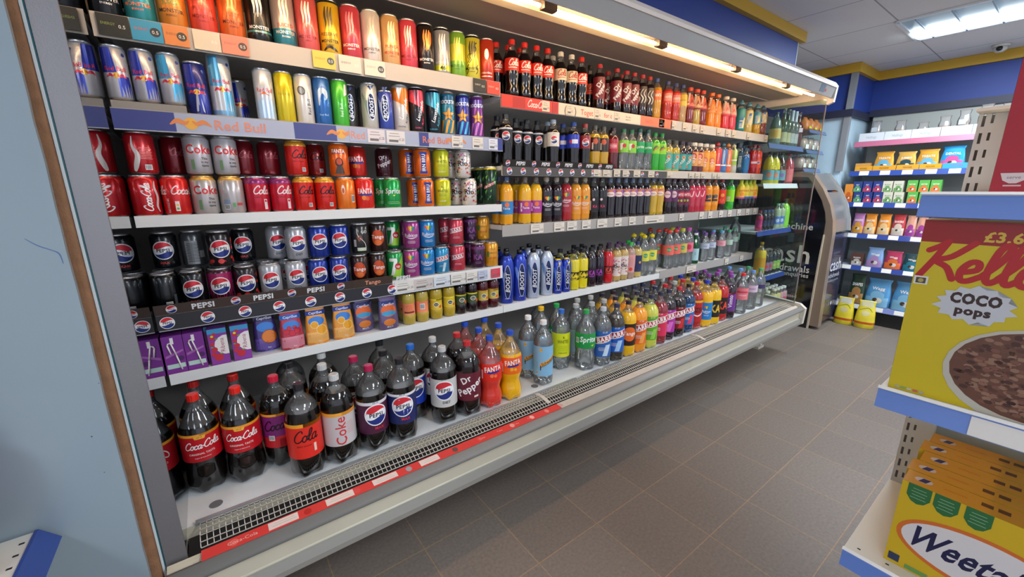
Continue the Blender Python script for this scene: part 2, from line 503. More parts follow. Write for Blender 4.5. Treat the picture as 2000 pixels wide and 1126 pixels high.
def bottle(key, shape, drink, cap, desc, label=None, lz=None, fn=None, fill=None, clr=None, reps=2, capk='ridge',
           bands=(), neckcol=None, full=None, seg=24, cat='bottle', name='drink_bottle'):
    prof, h, cr = SH[shape]
    if h > 300 and shape != 'wine': prof = [(z * .948, r) for z, r in prof]; h *= .948; lz = lz and (lz[0] * .948, lz[1] * .948); fill = fill and fill * .948; bands = [(a_ * .948, b_ * .948, c_) for a_, b_, c_ in bands]
    clr = clr or PET
    big = h > 300 and shape not in ('wine',)
    R = max(r for z, r in prof)
    if fill is None: fill = prof[-1][0] - (52 if big else 26)
    dm = drink if not isinstance(drink, str) else liquid(drink)
    pts = sorted(set(prof + [(fill, pw(prof, fill))]))
    if big:                                   # finer steps at the footed base
        pts = sorted(set(pts + [(z, pw(prof, z)) for z in (1.5, 7, 14, 20)]))
    mb = MB()
    def mf(z):
        if full and z > full[0]: return ink(full[1])
        return dm if z < fill else clr
    petal = 1.0 if big else (0.5 if shape in ('pet500', 'slim500', 'cont500') else 0)
    if dm is WATER: fill = 1e4
    lathe(mb, pts, 30 if big else seg, mf, petal=petal, close1=False)
    if fill < 1e3:
        rf = pw(prof, fill) * .00099; n = 20
        mb.add([(rf * math.cos(2 * PI * i / n), rf * math.sin(2 * PI * i / n), fill * .001 - .0004) for i in range(n)], [tuple(range(n))], dm)
    parts = [('bottle_body', mb.mesh(key + '_body'), None)]
    parts.append(('cap', cap_mesh(key, prof[-1][0], h, cr, cap, capk), None))
    if label:
        z0, z1 = lz
        ml = MB(); zs = sorted(set([z0, z1] + [z for z, r in prof if z0 < z < z1] + [z for b in bands for z in b[:2] if z0 < z < z1]))
        def lf(z):
            for a, b, c in bands:
                if a <= z < b: return ink(c)
            return ink(label) if isinstance(label, str) else label
        lathe(ml, [(z, pw(prof, z) + .35) for z in zs], 30 if big else seg, lf, close0=False, close1=False)
        if fn:
            art = Art(); repeat(art, fn, 2 * PI * R, reps)
            lp = [(z, r + .35) for z, r in prof]
            art.bake(ml, cyl_wrap(lp, z0), ink, 7.0, 14.0 if R > 40 else None)
        parts.append(('label', ml.mesh(key + '_label'), None))
    register(key, parts, R * .001, h * .001, desc, cat, name)

# ---- tall 500 ml energy cans (clawed) -------------------------------------------------
def claws(a, c, c2, word, wc, y=42):
    for i, dx in enumerate((-9, 0, 9)):
        a.B([(dx + 2, 140, 1.6), (dx - 1, 118, 3.4), (dx + 1, 96, 2.6), (dx - 1, 78 - 8 * (i == 1), .5)], c)
    if c2: a.T(c2[0], 0, y + 20, 10, c2[1], w=56)
    a.T(word, 0, y, 9, wc, w=58, b=.03); a.T('ENERGY', 0, y - 12, 4.5, wc, w=34)
def mcan(key, base, claw, wc, desc, c2=None, bands=(), neck=None, fn=None, lid='#cfcfd0'):
    def f(a):
        claws(a, claw, c2, 'MONSTER', wc)
        if fn: fn(a)
    can(key, 168, 33, base, f, desc, bands=bands, neck=neck, lid=lid, name='energy_drink_can')
mcan('m_black', '#15161a', '#8fbf3a', '#d8d8d8', 'tall black can with green claws')
mcan('m_teal', '#2b8f98', '#d8a04a', '#e06a3a', 'tall teal can with orange lettering', ('JUICED', '#e8682f'))
mcan('m_gold', '#e08a2c', '#f0c060', '#3a2a20', 'tall amber can with green word', ('JUICE', '#3c8c4a'))
mcan('m_punch', '#e2503c', '#f08a6a', '#8a2222', 'tall coral red can', ('PUNCH', '#a83228'))
mcan('m_orange', '#e8702c', '#f2a060', '#6a2a1a', 'tall orange can with brown claws', ('JUICE', '#8a3a20'))
mcan('m_blackw', '#1a1817', '#e6e2da', '#f2f0ec', 'tall black can with white claws', None, ((28, 34, '#4f8f88'),))
mcan('m_silver', '#b9a49a', '#e8dcd0', '#e8e2da', 'tall silver can with teal foot', ('JUICED', '#c8402e'), ((8, 52, '#2f7f8c'),))
mcan('m_pink', '#e0605c', '#f6d8d0', '#8a2430', 'tall salmon pink can with pale claws')
mcan('m_yellow', '#e0b420', '#3a3018', '#2a2412', 'tall yellow can with dark claws and swirl', ('RESERVE', '#4a3a10'), fn=lambda a: a.B([(-20, 14, 2), (-6, 24, 4), (10, 20, 4), (20, 12, 2)], '#2c2216'), neck='#2a2a24')
mcan('m_red', '#cf4450', '#e88088', '#f2dcd8', 'tall cherry red can', None)
mcan('m_white', '#e4d8cc', '#b8aca0', '#5a524c', 'tall white can with grey claws')
mcan('m_peach', '#e2b070', '#f4dcb0', '#c8402c', 'tall peach can with red word', ('PUNCH', '#c83c28'))
mcan('m_rose', '#e24a58', '#f8ccc4', '#7c1c28', 'tall rose red can with pale claws')
mcan('m_nitro', '#2a201c', '#f08838', '#f4ece0', 'tall black can with orange flare', None, fn=lambda a: a.B([(14, 130, 6), (10, 100, 9), (4, 76, 2)], '#e87c30'), neck='#141414')
mcan('m_grey', '#a4a4a8', '#e4e2da', '#d8dcc0', 'tall grey can with yellow numerals', None, ((14, 34, '#c8cc3c'),), fn=lambda a: a.T('46', 0, 24, 15, '#1d2218', b=.05), neck='#23231f')
mcan('m_lime', '#86b83c', '#e8e46c', '#3c6c28', 'tall lime green and yellow can', None, ((60, 120, '#d6cc3a'),))
mcan('m_scrib', '#d8cc3c', '#2c2c20', '#2c2c20', 'tall yellow can with black scribble', None, fn=lambda a: [a.B([(x, 22 + 40 * (i % 3), 1.2), (x + 8, 34 + 40 * (i % 3), 1.2), (x + 2, 46 + 40 * (i % 3), 1.2), (x + 10, 56 + 40 * (i % 3), 1.2)], '#26261a') for i, x in enumerate((-24, -12, 6, 16, -20, 10))], neck='#2a2a20')
def f_relent(a):
    a.D(0, 105, 9, '#f4dcc8', ry=20); a.T('relentless', 0, 36, 8, '#f2d8c8', w=48); a.R(-24, 20, 24, 24, '#e8b8a0')
can('m_copper', 168, 33, '#c03a22', f_relent, 'tall copper red can with white emblem', name='energy_drink_can')

# ---- slim energy cans ----------------------------------------------------------------
def rb(h, blue, txt='#c8283c'):
    def f(a):
        k = h / 135.0
        a.P([(-28, 126 * k), (-4, 126 * k), (2, 66 * k), (-34, 66 * k)], blue)
        a.P([(2, 8), (34, 8), (28, 60 * k), (2, 60 * k)], blue)
        a.D(0, 60 * k, 7.5, '#e8b83a')
        for s in (-1, 1): a.B([(s * 20, 56 * k, 1.4), (s * 13, 61 * k, 3.4), (s * 7, 58 * k, 2.2), (s * 3, 62 * k, 1.0)], '#c8283c')
        a.T('Red Bull', 0, 76 * k, 10.5, txt, w=44, b=.03)
        a.D(22, 112 * k, 4.5, '#3c4a94')
    return f
def plainrb(word, tc, y=40, rot=PI / 2, h=10):
    return lambda a: a.T(word, 0, y + 20, h, tc, rot=rot, w=60, b=.02)
for k, col, d in (('rb_s', '#2436a8', 'slim silver and royal blue energy can'), ('rb_l', '#3a9ccc', 'slim silver and sky blue energy can')):
    can(k, 135, 26.5, '#b9bcc4', rb(135, col), d, name='energy_drink_can')
can('rb_dark', 148, 27.5, '#1f2a78', lambda a: (a.P([(-8, 8), (14, 8), (6, 64), (-2, 64)], '#a8acb8'), rb(148, '#27339a')(a)), 'tall dark blue energy can with red word', name='energy_drink_can')
can('rb_tall', 182, 29.5, '#c4c8ce', rb(182, '#58a8d0'), 'very tall silver and pale blue energy can', bands=((9, 22, '#7fb0d8'),), name='energy_drink_can')
can('rb_ice', 156, 27, '#c8cfda', lambda a: (a.R(-30, 10, 30, 62, '#b4cdea'), a.T('Red Bull', 0, 92, 12, '#d04a44', w=46), a.B([(-12, 80, 2), (-2, 84, 3), (8, 78, 1.5)], '#e0703c')), 'slim ice white energy can with red word', name='energy_drink_can')
can('rb_yellow', 156, 27, '#d8c418', lambda a: a.T('Red Bull', 0, 88, 7, '#b8a418', w=40), 'slim lemon yellow energy can', name='energy_drink_can')
can('rb_white', 156, 27, '#e0ddd6', lambda a: (a.D(-8, 104, 12, '#6c6a66', ry=14, rot=.4), a.D(-8, 104, 8, '#a4a19a', ry=10, rot=.4), a.T('Red Bull', 12, 56, 10, '#3c3c3a', rot=PI / 2)), 'slim white energy can with grey leaf', name='energy_drink_can')
can('rb_blue', 156, 27, '#2c6ab4', lambda a: (a.B([(-12, 66, 2), (-10, 96, 5), (-4, 110, 9), (8, 108, 8), (12, 92, 4), (8, 84, 2)], '#cfd8e0'), a.T('Red Bull', 0, 36, 6, '#9cc0e0', w=30)), 'slim blue energy can with white animal shape', name='energy_drink_can')
can('rb_green', 156, 27, '#4cc03a', lambda a: (a.P([(8, 100), (26, 110), (26, 140), (14, 140)], '#b8b8b0'), a.T('Red Bull', -2, 56, 9, '#e2f0d8', rot=PI / 2)), 'slim bright green energy can', name='energy_drink_can')
def boostcan(base, tri):
    def f(a):
        for i in range(5):
            a.P([(-34 + i * 5, 120 - i * 8), (-30 + i * 5, 124 - i * 8), (-6, 40 + i * 4), (-10, 36 + i * 4)], tri)
        a.P([(-14, 150), (14, 150), (0, 132)], '#23305c'); a.D(0, 78, 14, '#e8e8ee', ry=46); a.D(0, 78, 12, '#1c2a58', ry=43)
        a.T('BOOST', 0, 78, 14, '#f4f4f6', rot=PI / 2, w=72, b=.05, sh=.2)
    return f
can('boost_w', 158, 28, '#c4c4be', boostcan('', '#8a9c8c'), 'white can with navy oval wordmark', name='energy_drink_can')
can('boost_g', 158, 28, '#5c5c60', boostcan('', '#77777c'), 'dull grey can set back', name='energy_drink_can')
can('boost_b', 140, 27, '#3a4fae', boostcan('', '#8fa8e0'), 'small blue can with navy oval wordmark', name='energy_drink_can')
def luco(c1, c2, tc, foot):
    def f(a):
        a.P([(-40, 155), (40, 155), (40, 60), (8, 96), (-40, 118)], c1)
        a.P([(-16, 155), (6, 155), (-6, 112)], c2)
        a.T('Lucozade', 10, 84, 14, '#f4f0ec', rot=1.25, sh=.25, w=88, b=.04)
        a.T('ALERT', 22, 48, 9, tc, rot=1.25, sh=.2, b=.03, w=36); a.T(foot, 0, 20, 5, tc, w=30)
    return f
can('lz_orange', 168, 30, '#d4cec6', luco('#e87a1c', '#f4f0ea', '#3a3a40', 'ORIGINAL'), 'orange and white can with slanted wordmark', name='energy_drink_can')
can('lz_pink', 168, 28.5, '#231c22', luco('#e04858', '#6c1c2c', '#e8486c', 'CHERRY'), 'black and pink can with slanted wordmark', name='energy_drink_can')
can('lz_blue', 168, 28.5, '#17202a', luco('#3aa0bc', '#1c5c74', '#48b4cc', 'BLUE RUSH'), 'black and aqua can with slanted wordmark', name='energy_drink_can')
def star(a, r, x, y, c):
    a.P([(x + (r if i % 2 == 0 else r * .42) * math.sin(i * PI / 5), y + (r if i % 2 == 0 else r * .42) * math.cos(i * PI / 5)) for i in range(10)], c)
def rock(c1, c2):
    def f(a):
        a.R(-44, 118, 44, 150, c2)
        for i in range(4): a.P([(-40 + i * 22, 10), (-30 + i * 22, 10), (-16 + i * 22, 60), (-26 + i * 22, 60)], c1)
        a.T('ROCKSTAR', 0, 128, 13, '#f2f2f4', w=70, b=.05)
        star(a, 31, 0, 80, '#3a2a20'); star(a, 28, 0, 80, '#d8963c'); a.T('PUNCHED', 0, 76, 6, '#5a3010', w=34)
    return f
can('rk_orange', 168, 28, '#2f86a4', rock('#e8a02c', '#245c7c'), 'blue can with gold star and amber stripes', neck='#d8743c', name='energy_drink_can')
can('rk_blue', 168, 28, '#3c3c9c', rock('#48b0d8', '#2c3c94'), 'indigo can with gold star', neck='#4c9cb4', name='energy_drink_can')
can('rk_purple', 168, 28, '#7c3c98', rock('#d078c0', '#5c3c8c'), 'purple can with gold star', neck='#b4689c', name='energy_drink_can')

# ---- 330 ml cans ----------------------------------------------------------------------
def f_cokev(a):
    a.script('Coca-Cola', 10, 14, 20, '#f2eeea', w=.07, rot=PI / 2)
    a.B([(24, 98, 1.5), (22, 80, 3), (27, 55, 3.6), (22, 30, 3), (26, 14, 1.2)], '#e8e2de')
def f_cokeside(a):
    a.B([(-12, 100, 1), (-14, 75, 3), (-6, 52, 5.5), (-12, 26, 6), (-16, 12, 4)], '#e6e0dc'); a.barcode(14, 20, 16, 14)
    a.smalltext(12, 72, 30, 8, '#e89a94', 4.2, 1.2)
can('c_coke', 115, 33, '#c4141f', f_cokev, 'red can with vertical white script')
can('c_cokeside', 115, 33, '#b81a24', f_cokeside, 'red can with white ribbon')
def f_cokerec(a):
    a.script('Coca-Cola', -14, 62, 24, '#f4f0ec', w=.055); a.T('RECYCLE ME', -22, 30, 5, '#f4e8e4', rot=PI / 2, w=40); a.R(-6, 14, 4, 42, '#e8d8d0')
    a.R(-4, 18, 2, 24, '#6aa04a'); a.R(-4, 28, 2, 34, '#e8b83a')
can('c_cokerec', 115, 33, '#d8201f', f_cokerec, 'bright red can with recycling note')
def f_diet(a):
    a.T('Coke', 2, 74, 24, '#d23a3c', w=68, b=.06); a.T('This', 12, 48, 6.5, '#25252a'); a.T('is my', 12, 38, 6.5, '#25252a'); a.T('taste', 12, 28, 6.5, '#25252a'); a.R(-22, 16, -14, 44, '#7aa070')
can('c_diet', 115, 33, '#b6b3b8', f_diet, 'silver can with red word', neck='#c8c4c8')
can('c_dietg', 115, 33, '#b8b3b2', f_diet, 'silver can with golden neck', neck='#d8ac58', lid='#d8b070')
def f_diet2(a): a.R(-24, 12, -6, 44, '#8fa0b8'); a.barcode(-15, 22, 16, 16); a.R(0, 22, 8, 34, '#5a9a58'); a.R(12, 26, 28, 34, '#c84a44')
can('c_dietg2', 115, 33, '#b6b0b0', f_diet2, 'silver can turned to its small print', neck='#d8ac58', lid='#d8b070')
def f_cherry(a): a.script('Cola', -16, 60, 26, '#f2dfe0', w=.06); a.T('CHERRY', -2, 50, 4, '#5c1424'); a.R(14, 12, 24, 44, '#e8dada'); a.D(19, 38, 3.6, '#c41c34')
can('c_cherry', 115, 33, '#c81c34', f_cherry, 'crimson can with purple shoulder', bands=((92, 112, '#8a2a6a'),), neck='#8a2a6a')
def f_zero(a): a.script('Cola', -20, 58, 27, '#2a0d0e', w=.055); a.T('ZERO SUGAR', 0, 48, 4, '#5a1414'); a.barcode(16, 22, 13, 13)
can('c_zero', 115, 33, '#d42218', f_zero, 'red can with black script, golden neck', neck='#e0b048', lid='#d8b070', bands=((96, 112, '#d89a2c'),))
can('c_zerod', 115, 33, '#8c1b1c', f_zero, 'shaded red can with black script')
can('c_reddark', 115, 33, '#7c1420', lambda a: a.script('Cola', -16, 58, 22, '#a85058', w=.05), 'deep red can set back')  # darkened red, the shade of the recess is put into its colours
can('c_fantao', 115, 33, '#e86416', lambda a: (a.T('FANTA', 2, 86, 12, '#f6f2ec', b=.05, w=44), a.R(-22, 78, 24, 80, '#2c3880'), a.D(2, 48, 13, '#3a2018', ry=16), a.D(2, 51, 9, '#c8502c', ry=11), a.P([(-14, 10), (18, 10), (12, 36), (-6, 36)], '#4a3a34')), 'orange can with a dark portrait oval')
can('c_fantar', 115, 33, '#de2a22', lambda a: (a.T('FANTA', 0, 66, 18, '#f6f4f0', w=56, b=.06), a.P([(-30, 56), (30, 58), (22, 50), (-20, 50)], '#28388c'), a.D(-6, 42, 8, '#f08430'), a.D(6, 40, 7, '#e05c28')), 'scarlet can with white block word')
can('c_oranget', 115, 33, '#ea7a22', lambda a: (a.D(-14, 72, 6, '#f4e0d0', ry=16), a.D(-14, 68, 4, '#c85a20', ry=10), a.barcode(20, 40, 14, 26)), 'plain orange can turned to its barcode')
can('c_drp', 115, 33, '#3c1420', lambda a: (a.T('Dr', -6, 76, 14, '#d8d0d0', rot=.4, b=.05), a.T('Pepper', 2, 54, 16, '#d8d0d0', rot=.4, w=58, b=.05)), 'dark maroon can with slanted white word')
can('c_sprite', 115, 33, '#149c48', lambda a: (a.T('Sprite', 0, 66, 19, '#f0f6f0', w=62, b=.05, sh=.15), a.P([(-4, 50), (8, 52), (2, 46)], '#f0e040'), a.smalltext(0, 26, 50, 3, '#a8d8a0', 4)), 'green can with white word')
can('c_irn', 115, 33, '#e86a1c', lambda a: (a.R(-7, 20, 13, 94, '#24388c'), a.R(-12, 16, 18, 26, '#24388c'), a.R(-12, 88, 18, 98, '#24388c'), a.T('IRN BRU', 3, 57, 13, '#f2ece6', rot=PI / 2, w=64, b=.05)), 'orange can with blue girder panel', reps=3)
can('c_white', 115, 33, '#c8cc22', lambda a: (a.T('WHITES', 0, 64, 11, '#2c3020', w=44, b=.01), a.T("R.", 0, 80, 9, '#2c3020'), a.smalltext(0, 52, 34, 3, '#6a7420', 4), a.T('CLOUDY', 0, 24, 5, '#f0f0d8', w=30)), 'yellow-green lemonade can')
def f_rio(a):
    rnd = random.Random(3)
    for i in range(48):
        a.D(rnd.uniform(-50, 50), rnd.uniform(14, 98), rnd.uniform(1.6, 4.6), rnd.choice(['#d85a8a', '#6aa04a', '#e88a2c', '#7c4a8c', '#cc3a44', '#3c3c50']), n=9)
    a.T('Rio', 0, 60, 22, '#2c2434', b=.03)
can('c_rio', 115, 33, '#dcd4d0', f_rio, 'white can with scattered fruit pattern')
def f_dew(a):
    rnd = random.Random(5)
    for i in range(26):
        x, y = rnd.uniform(-50, 50), rnd.uniform(14, 150); s = rnd.uniform(6, 14)
        a.P([(x, y), (x + s, y + s * .8), (x + s * .3, y - s)], rnd.choice(['#4ca844', '#2c7a3c', '#7cc84c', '#12301c']))
    a.P([(-26, 70), (26, 96), (26, 106), (-26, 80)], '#d8d8d0'); a.T('DEW', 0, 88, 15, '#cc3a2c', rot=.45, b=.05)
can('c_dew', 168, 33, '#14331f', f_dew, 'tall dark green can with shard pattern', neck='#d0c04a')
def pepsi(base, extra=None, tag='MAX', tagc='#c83030', y=60, r=28):
    def f(a):
        if extra: extra(a)
        a.globe(0, y, r)
        if tag: a.T(tag, 0, y - r - 10, 7, tagc, b=.05, w=30, sh=.1)
    return f
def dots(c, n=9, seed=1):
    rnd = random.Random(seed); P = [(rnd.uniform(-50, 50), rnd.uniform(14, 100), rnd.uniform(4, 8)) for i in range(n)]
    return lambda a: [a.D(x, y, r, c, n=14) for x, y, r in P]
can('p_max', 115, 33, '#101216', pepsi('', None), 'black can with round red and blue globe')
can('p_maxs', 115, 33, '#0c0e12', lambda a: (a.barcode(8, 22, 16, 16, '#55555a'), a.R(22, 20, 30, 50, '#4a5055')), 'black can turned to its barcode')
can('p_back', 115, 33, '#4a4c50', lambda a: (a.R(-26, 10, 8, 84, '#8c8e90'), a.smalltext(-8, 76, 30, 14, '#2c2e30', 4.4, 1.6), a.R(10, 30, 24, 52, '#a8aaa8')), 'grey can turned to its small print')
can('p_dots', 115, 33, '#1c1418', pepsi('', dots('#d8342c', 12, 4)), 'black can with red cherry dots and globe')
can('p_cherry', 115, 33, '#3c1428', pepsi('', lambda a: (a.P([(-52, 8), (52, 8), (52, 100), (-52, 100)], '#a82460'), dots('#7c1c4c', 6, 9)(a))), 'magenta can with round globe')
can('p_diet', 115, 33, '#a4a6ac', pepsi('', None, 'DIET', '#33353c', y=60), 'silver can with round globe')
can('p_blue', 115, 33, '#16308c', pepsi('', None, None, y=60), 'royal blue can with round globe')
can('p_blue2', 115, 33, '#16308c', pepsi('', lambda a: [a.R(x, 8, x + 1.2, 100, '#8c9cd0') for x in (-34, -22, 22, 34)], None, y=60), 'royal blue can with pinstripes and globe')
can('t_bw', 115, 33, '#2a2826', lambda a: (a.B([(-8, 96, 1), (-4, 70, 1), (18, 44, 1), (22, 20, 1)], '#e8e4e0'), a.P([(-10, 66), (4, 74), (12, 58), (-2, 48)], '#8a4a38'), a.R(-22, 30, -12, 56, '#b8b4ae'), a.R(-10, 14, 22, 26, '#c8d0b8'), a.T('GO', 18, 84, 10, '#e8e8e4', b=.05)), 'black and white collage can')
can('t_tango', 115, 33, '#2a1512', lambda a: (a.D(0, 58, 23, '#c84a1e', ry=30), a.D(0, 40, 14, '#d86a24', ry=10), a.T('Tango', 0, 62, 13, '#f4ece4', w=46, b=.04)), 'black can with orange splash')
can('u_7', 115, 33, '#1f8c44', lambda a: (a.P([(-30, 14), (20, 14), (34, 70), (34, 100), (0, 40)], '#9ccc3c'), a.P([(-22, 88), (8, 88), (10, 78), (-6, 20), (-18, 20), (-4, 76), (-22, 76)], '#f2f2ee'), a.D(12, 56, 13, '#c8282c'), a.T('up', 12, 57, 11, '#f4f2ee', b=.04)), 'green can with white numeral and red disc')
def rubi(tc='#f0eef2'):
    def f(a):
        for i, c in enumerate(('#d84a30', '#e89c28', '#f0d840', '#4a9c48', '#2c7c8c')): a.D((i - 2) * 5, 84, 3.6, c, ry=11, rot=-(i - 2) * .35)
        a.T('Rubicon', 0, 58, 13, tc, w=54, b=.03); a.B([(-22, 50, .8), (0, 45, 1.6), (22, 50, .8)], tc); a.smalltext(0, 34, 34, 3, tc, 4)
    return f
can('r_purple', 115, 33, '#9c3a80', rubi(), 'purple can with leaf fan emblem')
can('r_blue', 115, 33, '#1f7cc0', rubi(), 'azure can with leaf fan emblem')
def barr(a): a.P([(-30, 50), (28, 62), (28, 82), (-30, 70)], '#f0e8e6'); a.P([(-28, 53), (26, 64.5), (26, 79.5), (-28, 67)], '#c02a38'); a.T('BARR', 0, 66, 13, '#f4eeec', rot=.2, w=48, b=.05); a.smalltext(0, 36, 32, 2, '#f0d8dc', 4)
can('b_red', 115, 33, '#c03a4a', barr, 'raspberry red can with slanted banner')
can('b_blue', 115, 33, '#2a86b4', lambda a: (barr(a), a.P([(-4, 10), (6, 10), (16, 48), (4, 48)], '#bcdce8')), 'turquoise can with slanted red banner')
can('k_red', 115, 33, '#2c1014', lambda a: (a.R(-50, 84, 50, 100, '#b83038'), a.T('KA', 0, 56, 26, '#e05a3c', b=.08, w=40), a.R(-24, 20, -16, 60, '#d8d4d0')), 'black and red can with bold letters')
can('k_purple', 115, 33, '#3c1c3c', lambda a: (a.R(-50, 88, 50, 100, '#7c4080'), a.T('KA', 0, 54, 24, '#8c4c94', b=.08, w=42), a.smalltext(0, 32, 30, 3, '#a878b0', 4)), 'plum can with bold letters')
can('k_gold', 115, 33, '#dc9a24', lambda a: (a.T('OLD', 4, 84, 9, '#a86a18'), a.T('JAMAICA', 4, 66, 9, '#9c5c18', w=44), a.D(-18, 60, 6, '#4c8c44', ry=14), a.T('GINGER', 4, 42, 8, '#c8481c', w=38)), 'golden ginger beer can')

# ---- 2 litre bottles on the deck ------------------------------------------------------
def f_coke2(a):
    a.R(-165, 82, 165, 90, '#f0a028'); a.P([(-16, 84), (16, 84), (12, 74), (-12, 74)], '#f0b43c'); a.T('£2.19', 0, 80, 4, '#7c2a10')
    a.script('Coca-Cola', -44, 42, 24, '#f6f2ee', w=.06, rot=.04); a.T('ORIGINAL TASTE', 0, 27, 6, '#f6eeea', w=70, b=.01); a.T('Sugars & Refreshing', 0, 14, 3.5, '#f0d8d4', w=60)
bottle('coke2', 'cone2L', '#0d0806', '#e02418', 'big cola bottle with red label and red cap', '#c81420', (116, 206), f_coke2, fill=230)
bottle('coke2b', 'cone2L', '#0d0806', '#b01c1c', 'big cola bottle set back, red cap', '#c81420', (116, 206), f_coke2, fill=240)
def f_ch2(a):
    a.P([(-165, 0), (165, 0), (165, 30), (60, 44), (-165, 30)], '#c8202a'); a.R(-165, 112, 165, 120, '#f0a028'); a.script('Coca-Cola', -46, 60, 35, '#1c0a14', w=.055, rot=.1); a.barcode(-22, 36, 18, 18)
bottle('cherry2', 'round2L', '#0d0806', '#c81c3c', 'big cola bottle with purple and red label', '#7c2470', (80, 200), f_ch2, fill=268)
def f_zero2(a):
    a.R(-165, 108, 165, 120, '#f0a028'); a.script('Cola', -36, 56, 40, '#260a0a', w=.05, rot=.08); a.T('ZERO SUGAR', -4, 44, 5, '#7c1410'); a.R(24, 18, 32, 46, '#e8c8b8')
bottle('zero2', 'round2L', '#0d0806', '#1c1c20', 'big cola bottle with plain red label', '#dc2a1c', (78, 200), f_zero2, fill=240)
def f_diet2l(a): a.R(-165, 108, 165, 120, '#f0a438'); a.T('Coke', -8, 54, 33, '#cc3034', rot=PI / 2, w=100); a.smalltext(24, 80, 26, 9, '#c87878', 5)
bottle('diet2', 'round2L', '#0d0806', '#c8c8c8', 'big cola bottle with silver label', '#c4bcbc', (76, 200), f_diet2l, fill=268)
def pep2(extra=None, tag='MAX', tc='#d03038', y=62):
    def f(a):
        if extra: extra(a)
        a.T('£2.19', 0, 116, 6, '#22222a'); a.globe(0, y + 8, 40)
        if tag: a.T(tag, 8, y - 41, 10, tc, b=.05, w=36)
    return f
bottle('pmaxc2', 'round2L', '#0d0806', '#b01c4c', 'big cola bottle with maroon globe label', '#4a1838', (76, 202), pep2(), fill=226, bands=((190, 202, '#dcd8dc'),))
bottle('pmax2', 'round2L', '#0d0806', '#1a1a1c', 'big cola bottle with navy globe label', '#1c2250', (78, 202), pep2(lambda a: [a.R(x, 2, x + .8, 108, '#34448c') for x in range(-150, 150, 6)]), fill=226, bands=((192, 202, '#dcdce0'),))
bottle('pblue2', 'round2L', '#0d0806', '#2468c4', 'big cola bottle with royal blue globe label', '#1c3cae', (78, 202), pep2(None, None), fill=232, bands=((192, 202, '#dcdce0'),))
bottle('pdiet2', 'round2L', '#0d0806', '#c4c4c4', 'big cola bottle with white globe label', '#c8c8c4', (80, 202), pep2(None, 'DIET', '#22242c'), fill=232)
bottle('drp2', 'round2L', '#120608', '#c42c30', 'big dark bottle with maroon slanted label', '#641c2c', (76, 202), lambda a: (a.T('Dr', -18, 92, 26, '#f0eaea', rot=.5, b=.06), a.T('Pepper', 0, 58, 29, '#f0eaea', rot=.5, w=118, b=.06), a.R(14, 12, 34, 20, '#e4d8c8')), fill=262)
def f_fanta2(c2):
    return lambda a: (a.T('FANTA', 0, 54, 22, '#f8f6f2', w=74, b=.07, rot=.1), a.P([(-30, 40), (32, 46), (26, 36), (-22, 33)], '#28308c'), a.D(-6, 24, 8, c2), a.D(10, 22, 7, c2), a.R(-52, 10, -46, 50, '#f0d8d0'))
bottle('fantar2', 'waist2L', '#d8382c', '#2450c0', 'big red soda bottle with blue cap', '#e62c1e', (132, 212), f_fanta2('#f07a4a'), fill=212)
bottle('fantay2', 'waist2L', '#f0b40c', '#2450c0', 'big orange soda bottle with blue cap', '#ee5a18', (132, 212), f_fanta2('#f8b030'), fill=226, bands=((132, 160, '#f07018'),))
def f_schw(a): a.P([(-30, 44), (60, 88), (60, 106), (-30, 62)], '#e8a848'); a.B([(-30, 42, 1.2), (60, 86, 1.2)], '#1c2430'); a.T('Schweppes', 16, 76, 14, '#2a2018', rot=.45, w=84, b=.03, sh=.2); a.D(-26, 130, 8, '#e0b050'); a.T('£1.75', -26, 130, 4, '#5a3c18', w=13); a.smalltext(-44, 70, 4, 8, '#28485c', 4); a.barcode(-44, 18, 13, 14); a.R(-28, 30, -24, 54, '#1c3448')
bottle('schw', 'slim2L', WATER, '#f0f0f0', 'clear mixer bottle with pale blue label', '#86bce0', (52, 206), f_schw)
bottle('schw2', 'slim2L', WATER, '#f0c020', 'clear mixer bottle with yellow cap', '#86bce0', (52, 206), f_schw)
bottle('lemw', 'slim2L', WATER, '#2c6cc8', 'clear lemonade bottle with yellow label', '#d8e018', (74, 206), lambda a: (a.T('WHITES', 0, 82, 18, '#303a14', w=60), a.T("R.", 4, 104, 12, '#303a14'), a.smalltext(0, 58, 50, 5, '#7a8420', 6), a.T('LEMONADE', 0, 22, 6, '#5a6420', w=44)), bands=((74, 90, '#e4dc2c'),))
bottle('spr2', 'cone2L', WATER, '#2aa454', 'clear soda bottle with green label', '#149440', (126, 208), lambda a: (a.T('Sprite', 6, 48, 28, '#f2f8f2', w=88, b=.06, sh=.1), a.barcode(-56, 40, 20, 28), a.P([(20, 16), (40, 22), (30, 10)], '#e8e040')))
def barr2(c2=None):
    def f(a):
        a.T('£1.25', 0, 134, 8, '#f0f0f0'); a.P([(-52, 66), (52, 90), (52, 128), (-52, 104)], '#f0eceb'); a.P([(-49, 71), (49, 93.5), (49, 123), (-49, 100)], '#b8242e')
        a.T('BARR', 0, 97, 24, '#f8f4f2', rot=.22, w=84, b=.08)
        if c2: a.P([(-10, 6), (16, 6), (34, 66), (6, 66)], c2)
        a.smalltext(-14, 50, 40, 3, '#f0e8e8', 7, 2)
    return f
LB = (56, 202)
bottle('barrlem', 'slim2L', WATER, '#c8ccd0', 'clear lemonade bottle with red banner', '#2c62b0', LB, barr2('#c8dcf0'))
bottle('barrblu', 'slim2L', '#40382c', '#2c3050', 'smoky bottle with blue label', '#1c5cb4', LB, barr2('#a8ccf0'), fill=250)
bottle('tang2', 'slim2L', '#f0b808', '#26202c', 'yellow soda bottle with dark splash label', '#2c1812', (70, 200), lambda a: (a.D(0, 66, 38, '#ec6a20', ry=40), a.T('Tango', 0, 70, 20, '#f8f0e8', w=72, b=.05)), fill=262)
